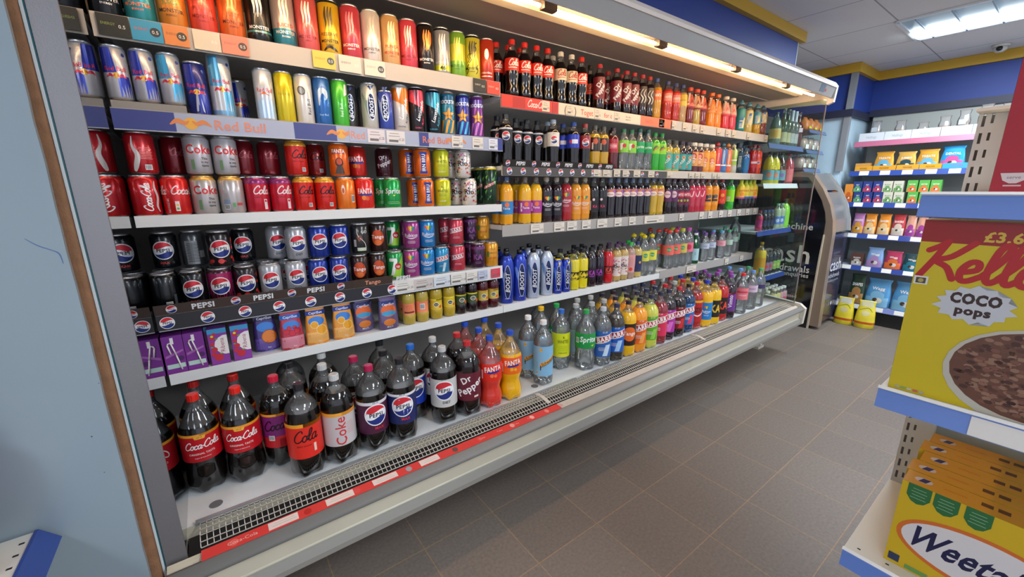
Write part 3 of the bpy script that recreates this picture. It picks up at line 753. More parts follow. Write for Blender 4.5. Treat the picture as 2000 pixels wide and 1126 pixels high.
bottle('barror', 'slim2L', '#f09a1c', '#241f30', 'amber soda bottle with orange label', '#e8641c', LB, barr2('#f0a04c'), fill=270)
bottle('barrgr', 'slim2L', '#c8cc50', '#2a2c48', 'pale lime soda bottle with green label', '#5fa824', LB, barr2('#8cc848'), fill=270)
bottle('barrpk', 'slim2L', '#8c2a34', '#2a2c48', 'dark rose soda bottle with pink label', '#d82c54', LB, barr2(), fill=264)
bottle('barrpu', 'slim2L', '#2a1420', '#2a2c48', 'black soda bottle with magenta label', '#a82c98', LB, barr2('#d86cc0'), fill=246)
bottle('barrbk', 'slim2L', '#14090c', '#c42830', 'black soda bottle with dark red label', '#7c141c', LB, barr2('#c82830'), fill=246)
bottle('barrbl2', 'slim2L', '#143a64', '#1c1c22', 'deep blue soda bottle', '#1c6cb8', LB, barr2('#d83c6c'), fill=246)
bottle('tizer', 'slim2L', '#a82420', '#c8242c', 'ruby soda bottle with yellow band', '#b81c20', LB, lambda a: (a.R(-150, 128, 150, 142, '#e8b02c'), a.T('TIZER', 0, 80, 30, '#1c1014', w=70, b=.06), a.B([(-40, 60, 2), (0, 40, 4), (40, 60, 2)], '#f0ece8')), fill=256)
bottle('rubic2', 'slim2L', '#f0b80c', '#2238b8', 'yellow juice soda bottle with azure label', '#1c7cc4', (56, 178), rubi(), fill=250)
bottle('ka2y', 'slim2L', '#f0c010', '#30281c', 'yellow soda bottle with black label', '#1c1814', (56, 178), lambda a: a.T('KA', 0, 60, 50, '#e8b828', b=.08, w=70), fill=250)
bottle('ka2r', 'slim2L', '#b8181c', '#30181c', 'crimson soda bottle with black label', '#241012', (56, 178), lambda a: (a.T('KA', 0, 60, 50, '#e8482c', b=.08, w=70)), fill=256)
bottle('vimto2', 'slim2L', '#240c1c', '#84349c', 'purple soda bottle with violet label', '#6c2c8c', (60, 190), lambda a: (a.T('Vimto', 0, 70, 26, '#f0e4f0', rot=PI / 2, w=90, b=.05), a.R(-150, 120, 150, 128, '#d03050')), fill=256)
bottle('fwat', 'water1500', WATER, '#e02c34', 'clear flavoured water bottle with pink label', '#e87880', (110, 200), lambda a: (a.R(-40, 50, 40, 62, '#c83c50'), a.T('volcanic', 0, 34, 12, '#f4f0f0', w=60)))
bottle('watr', 'water1500', WATER, '#6a98dc', 'clear still water bottle with lilac label', '#d0b8cc', (140, 195), lambda a: a.T('water', 0, 28, 14, '#7c6c9c', w=60))
bottle('watp', 'water1500', WATER, '#a04cac', 'clear water bottle with purple cap', '#cfd8e4', (140, 195), lambda a: a.T('spring', 0, 28, 14, '#5c7c9c', w=60))
bottle('wathl', 'water1500', WATER, '#48a468', 'clear water bottle with green cap', '#3c3060', (150, 180), None)
bottle('plain2', 'slim2L', WATER, '#b4b8b8', 'clear soda bottle with grey cap, set back', '#8ca8b8', (60, 190), None)
bottle('plain2k', 'slim2L', '#c89a28', '#2a2838', 'honey soda bottle with navy cap, set back', '#c87830', LB, barr2(), fill=264)
bottle('plain2d', 'slim2L', '#1c1014', '#2c3052', 'dark soda bottle with navy cap, set back', '#4c1c3c', LB, barr2(), fill=250)
# ---- half litre bottles ----------------------------------------------------------------
def bt(key, shape, drink, cap, desc, lab, lz, fn=None, **k): bottle(key, shape, drink, cap, desc, lab, lz, fn, seg=20, **k)
COLA = '#0e0807'
def f_c5(bg, c): return lambda a: (a.script('Cola', -22, 20, 26, c, w=.07), a.R(-20, 10, 20, 13, c))
bt('coke5', 'cont500', COLA, '#d8241c', 'cola bottle with red label and cap', '#dc2a18', (108, 158), f_c5('', '#f8ece4'))
bt('diet5', 'cont500', COLA, '#dcd4c8', 'cola bottle with cream label and white cap', '#d8c8a8', (108, 158), f_c5('', '#b83c30'))
bt('zero5', 'cont500', COLA, '#28201e', 'cola bottle with red label and black cap', '#e04020', (90, 140), f_c5('', '#2a0c08'))
bt('drp5', 'slim500', '#1c0a0c', '#b82c34', 'dark bottle with maroon label, white strokes', '#7c1c28', (55, 160), lambda a: (a.T('Dr', -4, 74, 22, '#f0e8e4', rot=1.0, b=.07), a.T('Pepper', 4, 44, 20, '#f0e8e4', rot=1.0, w=72, b=.07)))
bt('drp5b', 'slim500', '#1c0a0c', '#b82c34', 'dark bottle with swirl label, red cap', '#2c1416', (55, 160), lambda a: [a.B([(x, 20, 2), (x + 8, 44, 3), (x - 6, 66, 2), (x + 6, 90, 1.4)], '#e8dccc') for x in (-24, -6, 12)])
bt('fan5o', 'slim500', '#c89018', '#3c5c9c', 'amber soda bottle with orange label', '#e8641c', (105, 158), lambda a: a.T('FANTA', 0, 26, 16, '#f8ece0', w=48, b=.06), fill=172)
bt('lil5', 'slim500', '#b83424', '#46508c', 'red soda bottle with blue cap', '#d83c30', (100, 165), lambda a: (a.R(-26, 12, 26, 54, '#e88878'), a.T('FANTA', 0, 34, 12, '#f4e8e0', w=44, b=.05)), fill=176)
bt('lem5', 'slim500', '#b89860', '#46508c', 'straw soda bottle with yellow label', '#e0c040', (100, 165), lambda a: a.T('lemon', 0, 34, 12, '#5c7a2c', w=40), fill=176)
def f_luc(c): return lambda a: (a.P([(-18, 90), (0, 90), (-8, 20), (-24, 20)], '#f4e0cc'), a.T('A', 12, 40, 26, c, b=.05), a.R(-40, 0, 40, 10, c))
bt('lucr', 'taper500', '#7c1c1c', '#e04830', 'dark red energy bottle with red cap', '#d8604c', (96, 178), f_luc('#7c2030'))
bt('lucy', 'taper500', '#b89c38', '#e04830', 'straw energy bottle with red cap', '#d89c6c', (96, 178), f_luc('#7c2838'))
bt('luco', 'taper500', '#f08c14', '#f0702c', 'orange energy bottle with orange cap', '#f08030', (96, 178), f_luc('#f0a860'))
bt('lucp', 'taper500', '#d83c44', '#ecdccc', 'pink energy bottle with white cap', '#ecac98', (96, 178), f_luc('#e05060'))
def f_pow(a): a.P([(-20, 10), (0, 10), (12, 80), (-6, 80)], '#2c6cb0'); a.P([(6, 10), (20, 10), (30, 80), (16, 80)], '#e8dc90'); [a.R(-14, y, 14, y + 3, '#d8e4d8') for y in range(8, 60, 7)]
bt('powt', 'sport750', '#1c7c7c', '#5c94ac', 'teal sports bottle with blue nozzle', '#2c8c8c', (20, 160), f_pow, capk='sport')
bt('powy', 'sport750', '#c8b060', '#5c94ac', 'yellow sports bottle with blue nozzle', '#d8c890', (60, 160), f_pow, capk='sport')
bt('powb', 'sport750', '#c89820', '#5c94ac', 'amber sports bottle, blue and cream sleeve', '#4c94a8', (75, 165), f_pow, capk='sport')
bt('powd', 'sport750', '#7c3824', '#5c7c94', 'brown ribbed sports bottle', '#c8a870', (90, 165), f_pow, capk='sport')
# second right hand shelf
def f_p5(a): a.T('£1.15', 0, 58, 4, '#22222a'); a.globe(0, 30, 19)
bt('pmax5', 'slim500', COLA, '#1c1c20', 'cola bottle with black globe label', '#14151a', (100, 165), f_p5, bands=((158, 165, '#d8d8dc'),))
bt('pdiet5', 'slim500', COLA, '#a8b4c0', 'cola bottle with white globe label', '#d8d4cc', (100, 165), f_p5)
bt('pblu5', 'slim500', COLA, '#2c4c9c', 'cola bottle with royal blue label', '#1c38b8', (100, 165), lambda a: (a.R(-16, 20, 16, 40, '#d8dcec'), a.D(-24, 30, 8, '#c82c38')))
bt('pred5', 'slim500', COLA, '#b83828', 'cola bottle with red edged globe', '#8c1c20', (100, 165), f_p5)
bt('tang5', 'pet500', '#c09a20', '#5c5440', 'gold soda bottle with dark label', '#2c1c14', (90, 160), lambda a: (a.D(0, 50, 14, '#c8542c'), a.R(-20, 10, -12, 44, '#d8d0c0')))
bt('cher5', 'pet500', '#5c0c18', '#3c1c20', 'wine red soda bottle', '#a82434', (90, 160), lambda a: (a.R(-22, 20, 22, 48, '#d86470'), a.T('TIZER', 0, 34, 12, '#f0e0e0', w=38)))
bt('sev5', 'pet500', WATER, '#2c7c44', 'clear bottle, yellow-green label, red disc', '#84c83c', (95, 160), lambda a: (a.P([(-20, 50), (0, 50), (-8, 14), (-16, 14)], '#f0f4e8'), a.D(6, 36, 11, '#c8302c')))
bt('spr5', 'cont500', WATER, '#3c6c54', 'clear bottle with emerald label', '#1ca058', (100, 160), lambda a: a.T('Sprite', 0, 32, 15, '#e4f0e4', w=52, b=.05, sh=.12))
bt('dew5', 'pet500', '#2cac2c', '#2c9c3c', 'green soda bottle with lime label', '#94d42c', (100, 160), lambda a: (a.P([(-20, 14), (10, 40), (0, 56)], '#1c6c34'), a.T('DEW', 4, 30, 12, '#d8483c', rot=.4, b=.05)))
def f_oas(a): a.D(8, 74, 12, '#e0a870'); a.D(8, 74, 7, '#c86c50'); a.T('OASIS', -6, 44, 16, '#f0ece4', rot=.8, w=56, b=.05); a.D(-14, 18, 8, '#e08c70')
bt('oasy', 'wide', '#c0a82c', '#4c5040', 'straw juice bottle with sea green label', '#4ca8a0', (14, 110), f_oas)
bt('oasd', 'wide', '#2c1014', '#3c3040', 'black juice bottle with sea green label', '#3c9c98', (14, 110), f_oas)
def f_fr(c): return lambda a: (a.D(0, 62, 20, c), a.D(0, 62, 12, '#f0a890'), a.D(0, 28, 12, '#f0c0a0'), a.B([(-14, 44, 2), (0, 48, 3), (14, 44, 2)], '#f8ece0'))
bt('frr', 'wide', '#5c1418', '#e4dccc', 'dark red juice bottle with cream cap', '#d89850', (40, 130), f_fr('#c82c34'))
bt('fro', 'wide', '#e08c24', '#e4dccc', 'orange juice bottle with cream cap', '#e8a030', (20, 130), f_fr('#d87838'))
def f_sq(c): return lambda a: (a.D(6, 90, 10, c, ry=50), a.T('Lucozade', 6, 90, 9, '#f4f0ec', rot=PI / 2, w=80), a.R(-30, 30, 30, 40, '#f0e8e0'))
bt('sqr', 'squeeze', '#d83428', '#a83034', 'red squeeze sports bottle', '#d82c28', (20, 165), f_sq('#e87070'), capk='sport')
bt('sqb', 'squeeze', '#3c78b0', '#3c6478', 'blue squeeze sports bottle', '#3c74b8', (20, 165), f_sq('#a0c0e0'), capk='sport')
bt('sqo', 'squeeze', '#e87c38', '#c8803c', 'peach squeeze sports bottle', '#e0683c', (20, 165), f_sq('#f0b080'), capk='sport')
bt('sqg', 'squeeze', '#b8bcac', '#c8b894', 'grey and lime squeeze sports bottle', '#94bc3c', (60, 165), f_sq('#d0e088'), capk='sport')
bt('powdk', 'sport750', '#142c3c', '#24384c', 'navy sports bottle', '#1c3448', (40, 150), lambda a: [a.R(-12, y, 12, y + 3, '#c8d0c8') for y in range(10, 90, 9)])
bt('powbl', 'wide', '#1464a0', '#28506c', 'bright blue sports bottle', '#1c70a8', (30, 110), lambda a: a.B([(-24, 90, 1.5), (-10, 104, 1.5), (10, 104, 1.5), (24, 90, 1.5)], '#d0d8d0'))
bt('isor', 'pet500', '#a81c24', '#8c2c34', 'garnet soda bottle with silver badge', '#c02c38', (50, 110), lambda a: a.R(-26, 30, 26, 46, '#d8c8d0'))
bt('isoo', 'pet500', '#d8401c', '#8c2c34', 'vermilion soda bottle with square badge', '#ee5a1c', (50, 120), lambda a: (a.R(-12, 28, 12, 52, '#e8d8d8'), a.R(-8, 32, 8, 48, '#7c5c9c')))
# third right hand shelf
def f_fz(c): return lambda a: (a.D(2, 44, 11, '#e8743c'), a.T('Fanta', 0, 28, 11, '#f4f0ec', w=40), a.R(-28, 10, -20, 50, c))
bt('ftz', 'pet500', '#f0a81c', '#3c4c7c', 'orange bottle with bright blue label', '#2c84c8', (50, 110), f_fz('#f0a040'), fill=186)
bt('fpz', 'pet500', '#e8b01c', '#6c5c50', 'orange bottle with magenta label', '#a83c94', (50, 110), f_fz('#f0e4ec'), fill=186)
bt('rubk', 'pet500', '#241420', '#a09080', 'dark juice bottle with fan emblem', '#1c1824', (34, 130), rubi(), fill=186)
bt('rubr', 'pet500', '#a82430', '#a08c80', 'ruby juice bottle with fan emblem', '#a82c3c', (50, 130), rubi(), fill=186)
bt('rubo', 'pet500', '#e0982c', '#a09070', 'mango juice bottle with fan emblem', '#e09430', (34, 130), rubi(), fill=186)
bt('pepk', 'pet500', '#141014', '#3c3a3c', 'black bottle with pink letters', '#18141a', (40, 120), lambda a: (a.D(-6, 66, 7, '#e8d0d4'), a.T('KA', 4, 30, 14, '#d83c64', b=.06), a.R(-26, 10, -20, 60, '#c8c4c4')))
def f_rib(a): a.D(2, 12, 24, '#f0dcd0', ry=14); a.T('Ribena', 2, 12, 8, '#8c3c5c', w=34); a.B([(-20, 38, 3), (0, 32, 6), (22, 40, 3)], '#d87848')
bt('ribk', 'slim500', '#150c18', '#5c6a84', 'blackcurrant bottle with purple banded label', '#9c64a4', (120, 160), f_rib, full=(194, '#5c6a84'))
bt('riby', 'slim500', '#c8a424', '#5c6a84', 'golden squash bottle with peach label', '#d8945c', (120, 160), f_rib)
def f_vim(a): a.D(0, 44, 20, '#e8c8d0', ry=22); a.T('Vimto', 0, 46, 11, '#7c1c4c', w=34, b=.05)
bt('vimk', 'pet500', '#180a18', '#6c4c5c', 'black bottle with heart shaped white patch', '#5c1c54', (80, 150), f_vim)
bt('vimm', 'pet500', '#2c0c20', '#4c2430', 'plum bottle with red block word', '#6c1c3c', (55, 150), lambda a: (a.R(-30, 50, 30, 84, '#c8283c'), a.T('VIMTO', 0, 66, 16, '#f0dce0', w=52, b=.07), a.D(-10, 28, 8, '#a8b44c'), a.D(12, 28, 8, '#a8b44c')))
bt('vimp', 'pet500', '#b8203c', '#8c5c60', 'pink bottle with pale loops', '#c8284c', (90, 150), lambda a: a.B([(-14, 50, 4), (-4, 20, 4), (8, 20, 4), (16, 50, 4)], '#f0c8cc'))
bt('boc', 'pet500', '#e8941c', '#8c4430', 'orange bottle with dark fruit cluster', '#e8921c', (40, 150), lambda a: (a.D(-10, 60, 14, '#3c3c44'), a.D(12, 64, 13, '#5c6068'), a.R(-26, 30, 26, 44, '#28344c'), a.D(-10, 16, 9, '#f0b040'), a.D(12, 16, 9, '#f0a030')), reps=3)
bt('kabl', 'pet500', '#2c1014', '#a02c28', 'black and red bottle with gold shape', '#e0301c', (50, 150), lambda a: (a.D(4, 60, 13, '#e89c38'), a.T('KA', 4, 24, 20, '#f0684c', b=.08)))
bt('lime5', 'pet500', '#2cb02c', '#2ca03c', 'bright green bottle with lime label', '#8cdc1c', (60, 150), lambda a: (a.R(-28, 6, 0, 40, '#d8dcb8')))
bt('colr', 'pet500', '#140d10', '#c8cc2c', 'black bottle with yellow tropical label', '#e8c028', (80, 170), lambda a: (a.R(-60, 0, 60, 12, '#c84cac'), a.T('JUICE', 0, 60, 12, '#c8381c', w=44, b=.06), a.D(0, 34, 16, '#e88c24')), full=(170, '#d8cc3c'))
bt('colb', 'pet500', '#140d10', '#8cac2c', 'black bottle with yellow and cobalt label', '#dcc83c', (80, 170), lambda a: (a.R(-60, 0, 60, 14, '#2c5cb8'), a.T('JUICE', 0, 60, 12, '#c8381c', w=44, b=.06)), full=(170, '#c8cc3c'))
# fourth right hand shelf
def sport_pouch(key, h, w, base, neckc, desc, tri, oval='#1c2a5c', cap='#14151c'):
    secs = [(0, w * .78, 22), (4, w * .86, 26), (h * .3, w * .92, 28), (h * .62, w, 29), (h * .8, w * .92, 27), (h * .88, w * .6, 20), (h * .92, w * .4, 14)]
    mb = MB(); m = tin(base)
    loft(mb, secs, 20, m, lambda z: tin(neckc) if z > h * .84 else m)
    a = Art()
    for i in range(5): a.P([(-w * .9 + i * 2, h * .66 - i * 9), (-w * .7 + i * 2, h * .7 - i * 9), (-4, h * .5 - i * 10), (-6, h * .46 - i * 10)], tri)
    a.D(w * .1, h * .42, w * .50, '#c8d0e8', ry=h * .33); a.D(w * .1, h * .42, w * .44, oval, ry=h * .315)
    a.T('BOOST', w * .1, h * .42, w * .56, '#f4f4f8', rot=PI / 2, w=h * .5, b=.05, sh=.2); a.T('ENERGY', w * .1, h * .1, 5, '#c8d0e8' if base != '#c2ccd8' else '#4c5c8c', w=w)
    a.P([(0, h * .8), (w * .5, h * .84), (w * .3, h * .72)], neckc)
    a.bake(mb, loft_wrap(secs), tin, 6.0, 20.0)
    c = MB(); lathe(c, [(h * .92, 14), (h - 2, 14), (h, 12)], 18, lambda z: plast(cap))
    register(key, [('bottle_body', mb.mesh(key), None), ('cap', c.mesh(key + '_cap'), None)], w * .001, h * .001, desc, 'bottle', 'sports_drink_bottle')
sport_pouch('bo_b', 255, 36, '#1f3cae', '#2c4cc4', 'tall cobalt foil bottle with vertical wordmark', '#6c94e4')
sport_pouch('bo_w', 255, 36, '#b4c0d4', '#c8ccd8', 'tall icy white foil bottle with vertical wordmark', '#5c84b8')
sport_pouch('bo_s', 205, 28, '#1f3cb0', '#e0c83c', 'small cobalt foil bottle with yellow patch', '#5c8ce8')
def f_ka(c, bg): return lambda a: (a.R(-60, 0, 60, 44, bg), a.T('KA', 0, 24, 26, c, b=.09, w=40), a.B([(-18, 6, 1.6), (0, 3, 2.4), (18, 6, 1.6)], c))
bt('kay', 'pet500', '#e0d01c', '#16161c', 'lemon yellow bottle with black letters', '#d8c81c', (58, 104), f_ka('#f0d428', '#262014'), fill=170)
bt('kap', 'pet500', '#1c0c20', '#16161c', 'black bottle with purple letters', '#241428', (58, 110), f_ka('#a83cb0', '#1c1220'), fill=176)
bt('kar', 'pet500', '#c81c28', '#1c1218', 'scarlet bottle with black letter band', '#3c1014', (58, 104), f_ka('#ec5a48', '#6c1418'), fill=186)
bt('rio5', 'slim500', '#b89c5c', '#4c2c54', 'amber bottle with white fruit label', '#dcd0cc', (34, 150), lambda a: (f_rio(a)), fill=186)
bt('gcap', 'slim500', '#a88c80', '#2cb44c', 'pink labelled bottle with green cap', '#d89c98', (40, 150), lambda a: (a.D(0, 20, 12, '#d0483c'), a.smalltext(0, 90, 30, 7, '#a85c60', 8)), fill=186)
bt('ncap', 'slim500', '#c8b060', '#2c3868', 'navy labelled bottle with navy cap', '#28305c', (36, 140), lambda a: a.D(10, 60, 8, '#d8b048'))
def f_vol(c): return lambda a: (a.D(0, 36, 15, '#4c9c5c', ry=14), a.T('fruity', 0, 36, 8, '#f4f4e8', w=34))
bt('voly', 'water1l', WATER, '#e8cc18', 'clear water bottle with yellow label and cap', '#dcd84c', (95, 160), f_vol(''), capk='sport')
bt('volr', 'water1l', WATER, '#e04030', 'clear water bottle with coral label, red cap', '#e8685c', (95, 160), f_vol(''), capk='sport')
bt('volg', 'water1l', WATER, '#c8c43c', 'clear water bottle with olive label', '#c8b858', (95, 160), f_vol(''))
bt('volp', 'water1l', WATER, '#c44ca0', 'clear water bottle with magenta cap', '#e0748c', (95, 160), lambda a: a.D(0, 34, 18, '#c82c50'))
bt('pell', 'glass', GLASSG, '#e4e8e4', 'green glass water bottle with pale label', '#a8d0d8', (24, 110), lambda a: (a.D(0, 100 + 40, 12, '#e8f0f0'), a.T('S', 0, 50, 20, '#6c9cb0')), clr=GLASSG)
bt('wc', 'water500', WATER, '#6c4c94', 'small clear water bottle with violet cap', '#b8c4d8', (96, 136), lambda a: a.T('water', 0, 20, 8, '#4c5c9c', w=30))
bt('evi', 'water500', WATER, '#6cacdc', 'small clear water bottle with rose label', '#e4a0ac', (96, 138), lambda a: a.T('water', 0, 20, 9, '#c84c5c', w=34))
bt('hig', 'water500', WATER, '#4ca474', 'small clear water bottle with green cap', '#a8c4b4', (96, 136), None)
bt('bub', 'water1500', WATER, '#7cb48c', 'large pale green water bottle', '#88b494', (110, 170), None)
bt('kt', 'juice', '#b8a040', '#9c8c4c', 'small straw juice bottle with salmon label', '#f08a60', (44, 92), lambda a: (a.R(-24, 6, 24, 14, '#7c3c24'), a.smalltext(0, 38, 30, 4, '#c85c38', 6, 1.6)))
bt('ktb', 'juice', '#b8a040', '#9c8c4c', 'small straw juice bottle turned to barcode', '#f08a60', (44, 92), lambda a: a.barcode(0, 26, 22, 24))
def f_fs(c): return lambda a: (a.R(-90, 40, 90, 46, c), a.D(0, 22, 14, '#f0e8d8', ry=10), a.D(0, 22, 11, '#2c3c2c', ry=7.5), a.T('fruit', 0, 22, 6, '#f0e8d8', w=20), a.D(20, 12, 7, '#d8602c'))
bt('fsy', 'juice', '#b89c28', '#a88c3c', 'small golden juice bottle with leafy label', '#dcbc30', (44, 92), f_fs('#e8d840'))
bt('fsk', 'juice', '#1c0c14', '#2c1c24', 'small black juice bottle with green label', '#3c4c2c', (44, 92), f_fs('#d8cc3c'))
bt('fsr', 'juice', '#4c0c18', '#3c1420', 'small burgundy juice bottle with leafy label', '#c8b04c', (44, 92), f_fs('#d8a43c'))
# ---- bottles beyond the fridge
bt('wineg', 'wine', '#3c4c34', '#7c8048', 'green wine bottle with pale label', '#a8a47c', (30, 110), None, name='wine_bottle')
bt('winew', 'wine', '#4c5c54', '#b8c4cc', 'grey-green wine bottle with silver neck', '#98a09c', (30, 110), None, full=(205, '#b0bcc4'), name='wine_bottle')
bt('winer', 'wine', '#3c1c24', '#5c1c34', 'maroon wine bottle with white tag', '#c8b4bc', (130, 165), None, name='wine_bottle')
bt('gin', 'cask', '#5c7468', '#3c4c44', 'squat glass bottle with yellow square label', '#c8b874', (50, 130), lambda a: (a.R(-20, 10, 20, 68, '#d8a848'),), name='spirit_bottle')
bt('wkd', 'cask', '#d8c41c', '#2c2c24', 'yellow cordial bottle with aqua label', '#6ca8b0', (30, 120), lambda a: (a.R(-140, 84, 140, 90, '#e8a83c'), a.D(0, 44, 20, '#e0805c')))
bt('wkr', 'cask', '#3c1420', '#2c1c24', 'dark cordial bottle with aqua label', '#5c98a4', (30, 120), lambda a: (a.R(-140, 84, 140, 90, '#e8883c'), a.D(0, 44, 18, '#7c5c9c')))
bt('wkp', 'cask', '#a83c44', '#8c2c34', 'rose cordial bottle with pink label', '#d86c6c', (20, 130), None)
bt('mix6', 'juice', '#1c1420', '#2c4c84', 'small dark bottle with blue cap', '#2c3450', (40, 90), None)
bt('tonc', 'slim500', '#a8b894', '#94b49c', 'pale green squash bottle with blue label', '#5c84c8', (40, 110), lambda a: a.D(0, 34, 16, '#d0d8e8'))
bt('limc', 'cask', '#8cd43c', '#2c3c2c', 'dark round bottle with lime label', '#8cd444', (20, 150), None, clr=GLASSG)
bt('orsq', 'slim2L', '#e8c01c', '#c89820', 'yellow squash bottle with orange foot', '#e0a028', (60, 180), None)
bt('dksq', 'slim500', '#14161a', '#3c3a30', 'dark squash bottle with mauve label', '#9c7c94', (40, 120), lambda a: a.D(0, 40, 14, '#d8505c'))
bt('dksg', 'slim500', '#14161a', '#3c4030', 'dark squash bottle with green label', '#8cb85c', (40, 120), lambda a: a.D(0, 40, 14, '#c8c86c'))
bt('yog', 'wide', '#d8a0a8', '#f0ece8', 'milky pink drink with white cap', '#d84c68', (10, 90), None)
bt('yoy', 'wide', '#e0cc7c', '#f0e8d8', 'milky yellow drink with white cap', '#d8c020', (10, 90), None)
bt('pinkb', 'juice', '#d83c64', '#8c1c3c', 'magenta squash', '#d83c84', (40, 92), None)

# ---- cartons and pouches ---------------------------------------------------------------
def carton(key, w, d, h, base, fn, desc, side=None, top=None, cat='carton', name='juice_carton', extra=None, sidefn=None):
    mb = MB(); m = ink(base)
    mb.box(-w / 2000, w / 2000, -d / 2000, d / 2000, 0, h / 1000, m)
    a = Art(); fn(a); a.bake(mb, lambda x, y, off: (x * .001, -d / 2000 - off, y * .001), ink, 1e9)
    if side:
        a = Art(); a.R(-d / 2, 0, d / 2, h, side)
        if sidefn: sidefn(a)
        a.bake(mb, lambda x, y, off: (-w / 2000 - off, -x * .001, y * .001), ink, 1e9)
    if top:
        a = Art(); a.R(-w / 2, -d / 2, w / 2, d / 2, top); a.bake(mb, lambda x, y, off: (x * .001, y * .001, h / 1000 + off), ink, 1e9)
    parts = [('carton_body', mb.mesh(key), None)]
    if extra: parts += extra()
    register(key, parts, max(w, d) / 2000, h * .001, desc, cat, name)
    KINDS[key]['half'] = (w / 2000, d / 2000)
def f_ribm(a):
    a.R(-25, 106, 25, 122, '#3c98c8'); a.P([(25, 34), (25, 98), (14, 98), (2, 92), (-8, 80), (-11, 66), (-8, 52), (2, 40), (14, 34)], '#f0e8e6'); a.T('Ribena', 9, 66, 12, '#a02c4c', rot=PI / 2, w=48, b=.0)
    for x, y, r in ((-14, 92, 7), (-8, 104, 5), (-16, 72, 6), (-12, 54, 8), (-4, 26, 12), (-16, 38, 7)): a.D(x, y, r, '#c82c3c')
    for x, y in ((-4, 88), (-18, 62), (4, 38)): a.D(x, y, 4, '#6ca044', ry=2.4)
    a.D(-14, 98, 4, '#e8d838')
carton('ribm', 50, 34, 122, '#8c3ca0', f_ribm, 'purple juice carton with red berries', side='#d8d4d8')
def f_ribs(a):
    a.R(-5, 96, 3, 116, '#f0ece8'); a.R(-22, 18, 22, 32, '#b8d8cc'); a.P([(-22, 60), (22, 76), (22, 70), (-22, 52)], '#a864b0'); a.D(14, 48, 8, '#4c2060')
def straw():
    mb = MB(); m = plast('#eae8e4')
    P = [(-.012, .085), (-.012, .1), (-.008, .106), (-.003, .102), (.001, .085), (.010, .012)]
    P = [(-.008, .066), (-.013, .094), (-.010, .1005), (-.004, .100), (.004, .06), (.012, .012)]
    for (x0, z0), (x1, z1) in zip(P, P[1:]): mb.tube((x0, -.0205, z0), (x1, -.0205, z1), .0021, m, 6)
    return [('straw', mb.mesh('straw'), None)]
carton('ribs', 50, 36, 122, '#7c2c90', f_ribs, 'purple carton with a taped white straw', side='#6c2480', extra=straw)

def pouch(key, w, d, h, base, fn, desc, foil='#b8bcc4', cat='pouch', name='drink_pouch', topw=None, m=None):
    tw = topw or w * .42
    secs = [(0, w * .40, d * .5), (4, w * .5, d * .52), (h * .25, w * .5, d * .5), (h * .55, w * .46, d * .36), (h * .85, (w * .5 + tw) * .42, d * .14), (h * .95, tw, d * .05), (h, tw, d * .03)]
    mb = MB(); m = m or tin(base); loft(mb, secs, 20, m)
    a = Art(); fn(a, w, h); a.bake(mb, loft_wrap(secs), tin, 8.0, 10.0)
    register(key, [('pouch_body', mb.mesh(key), None)], max(w, d) / 2000, h * .001, desc, cat, name)
    KINDS[key]['half'] = (w / 2000, d / 2000)
def cs(cols, fruit, fcol, word='CapriSun'):
    def f(a, w, h):
        a.R(-w * .42, h * .78, w * .42, h * .9, cols[0]); a.R(-w * .46, h * .0, w * .46, h * .34, cols[1]); 
        a.D(0, h * .62, w * .34, '#3c7cc8', ry=h * .12)
        for x, y, r in fruit: a.D(x, y, r * 1.12, cols[2]); a.D(x, y, r, fcol)
        a.T(word, 0, h * .84, h * .06, '#e8e8f4', w=w * .66, b=.03); a.T('Sun', 4, h * .1, 5, '#f0f0f0')
    return f
pouch('cs_or', 78, 36, 140, '#e89a3c', cs(('#1c3484', '#f0b464', '#f0d890'), ((-8, 74, 12), (14, 54, 16)), '#e8a020'), 'peach pouch with orange slices')
pouch('cs_pu', 78, 36, 140, '#4c3c7c', cs(('#2c2450', '#6c58a4', '#8c4c2c'), ((8, 52, 22),), '#e07c2c'), 'violet pouch with whole orange')
pouch('cs_ch', 78, 36, 140, '#b83c4c', cs(('#2458a8', '#d88898', '#7c1424'), ((-18, 66, 9), (0, 60, 10), (17, 66, 9), (-8, 78, 7), (10, 78, 7)), '#c8243c'), 'crimson pouch with cherries')
def f_csm(a, w, h):
    a.R(-w * .44, h * .7, w * .44, h * .84, '#28306c'); a.D(0, h * .56, w * .38, '#e0642c', ry=h * .18); a.D(0, h * .48, w * .36, '#3c9cc8', ry=h * .07); a.D(0, h * .22, w * .3, '#e08034', ry=h * .1)
    a.T('CapriSun', 0, h * .74, h * .065, '#eceaf4', w=w * .7, b=.03); a.T('MULTI', 0, h * .09, 6, '#f0ece8')
pouch('cs_mo', 80, 34, 140, '#6c5c84', f_csm, 'silver edged pouch with orange and blue fruit band', topw=36)

# ------------------------------------------------------------------ placing
def xat(px, y, z, py=None):
    """world x of the point at depth y and height z that the photo shows in column px"""
    q = (px - 1000.0) / FOC
    b = AY * y + AZ * (z - H)
    return -(b.x + q * b.z) / (AX.x + q * AX.z)
def on_z(px, py, z):
    v = Vector((px - 1000.0, 563.0 - py, -FOC)); r = rot @ v
    t = (z - H) / r.z
    return r.x * t, r.y * t
ITEMS = []
def put(shelf, kind, x, y, z, row=0, tier=0, yaw=None):
    ITEMS.append(dict(shelf=shelf, kind=kind, x=x, y=y, z=z, row=row, tier=tier, yaw=yaw))
def facing_yaw(x, y, f=0.72, j=0.16):
    return -f * math.atan2(x, y) + random.uniform(-j, j)

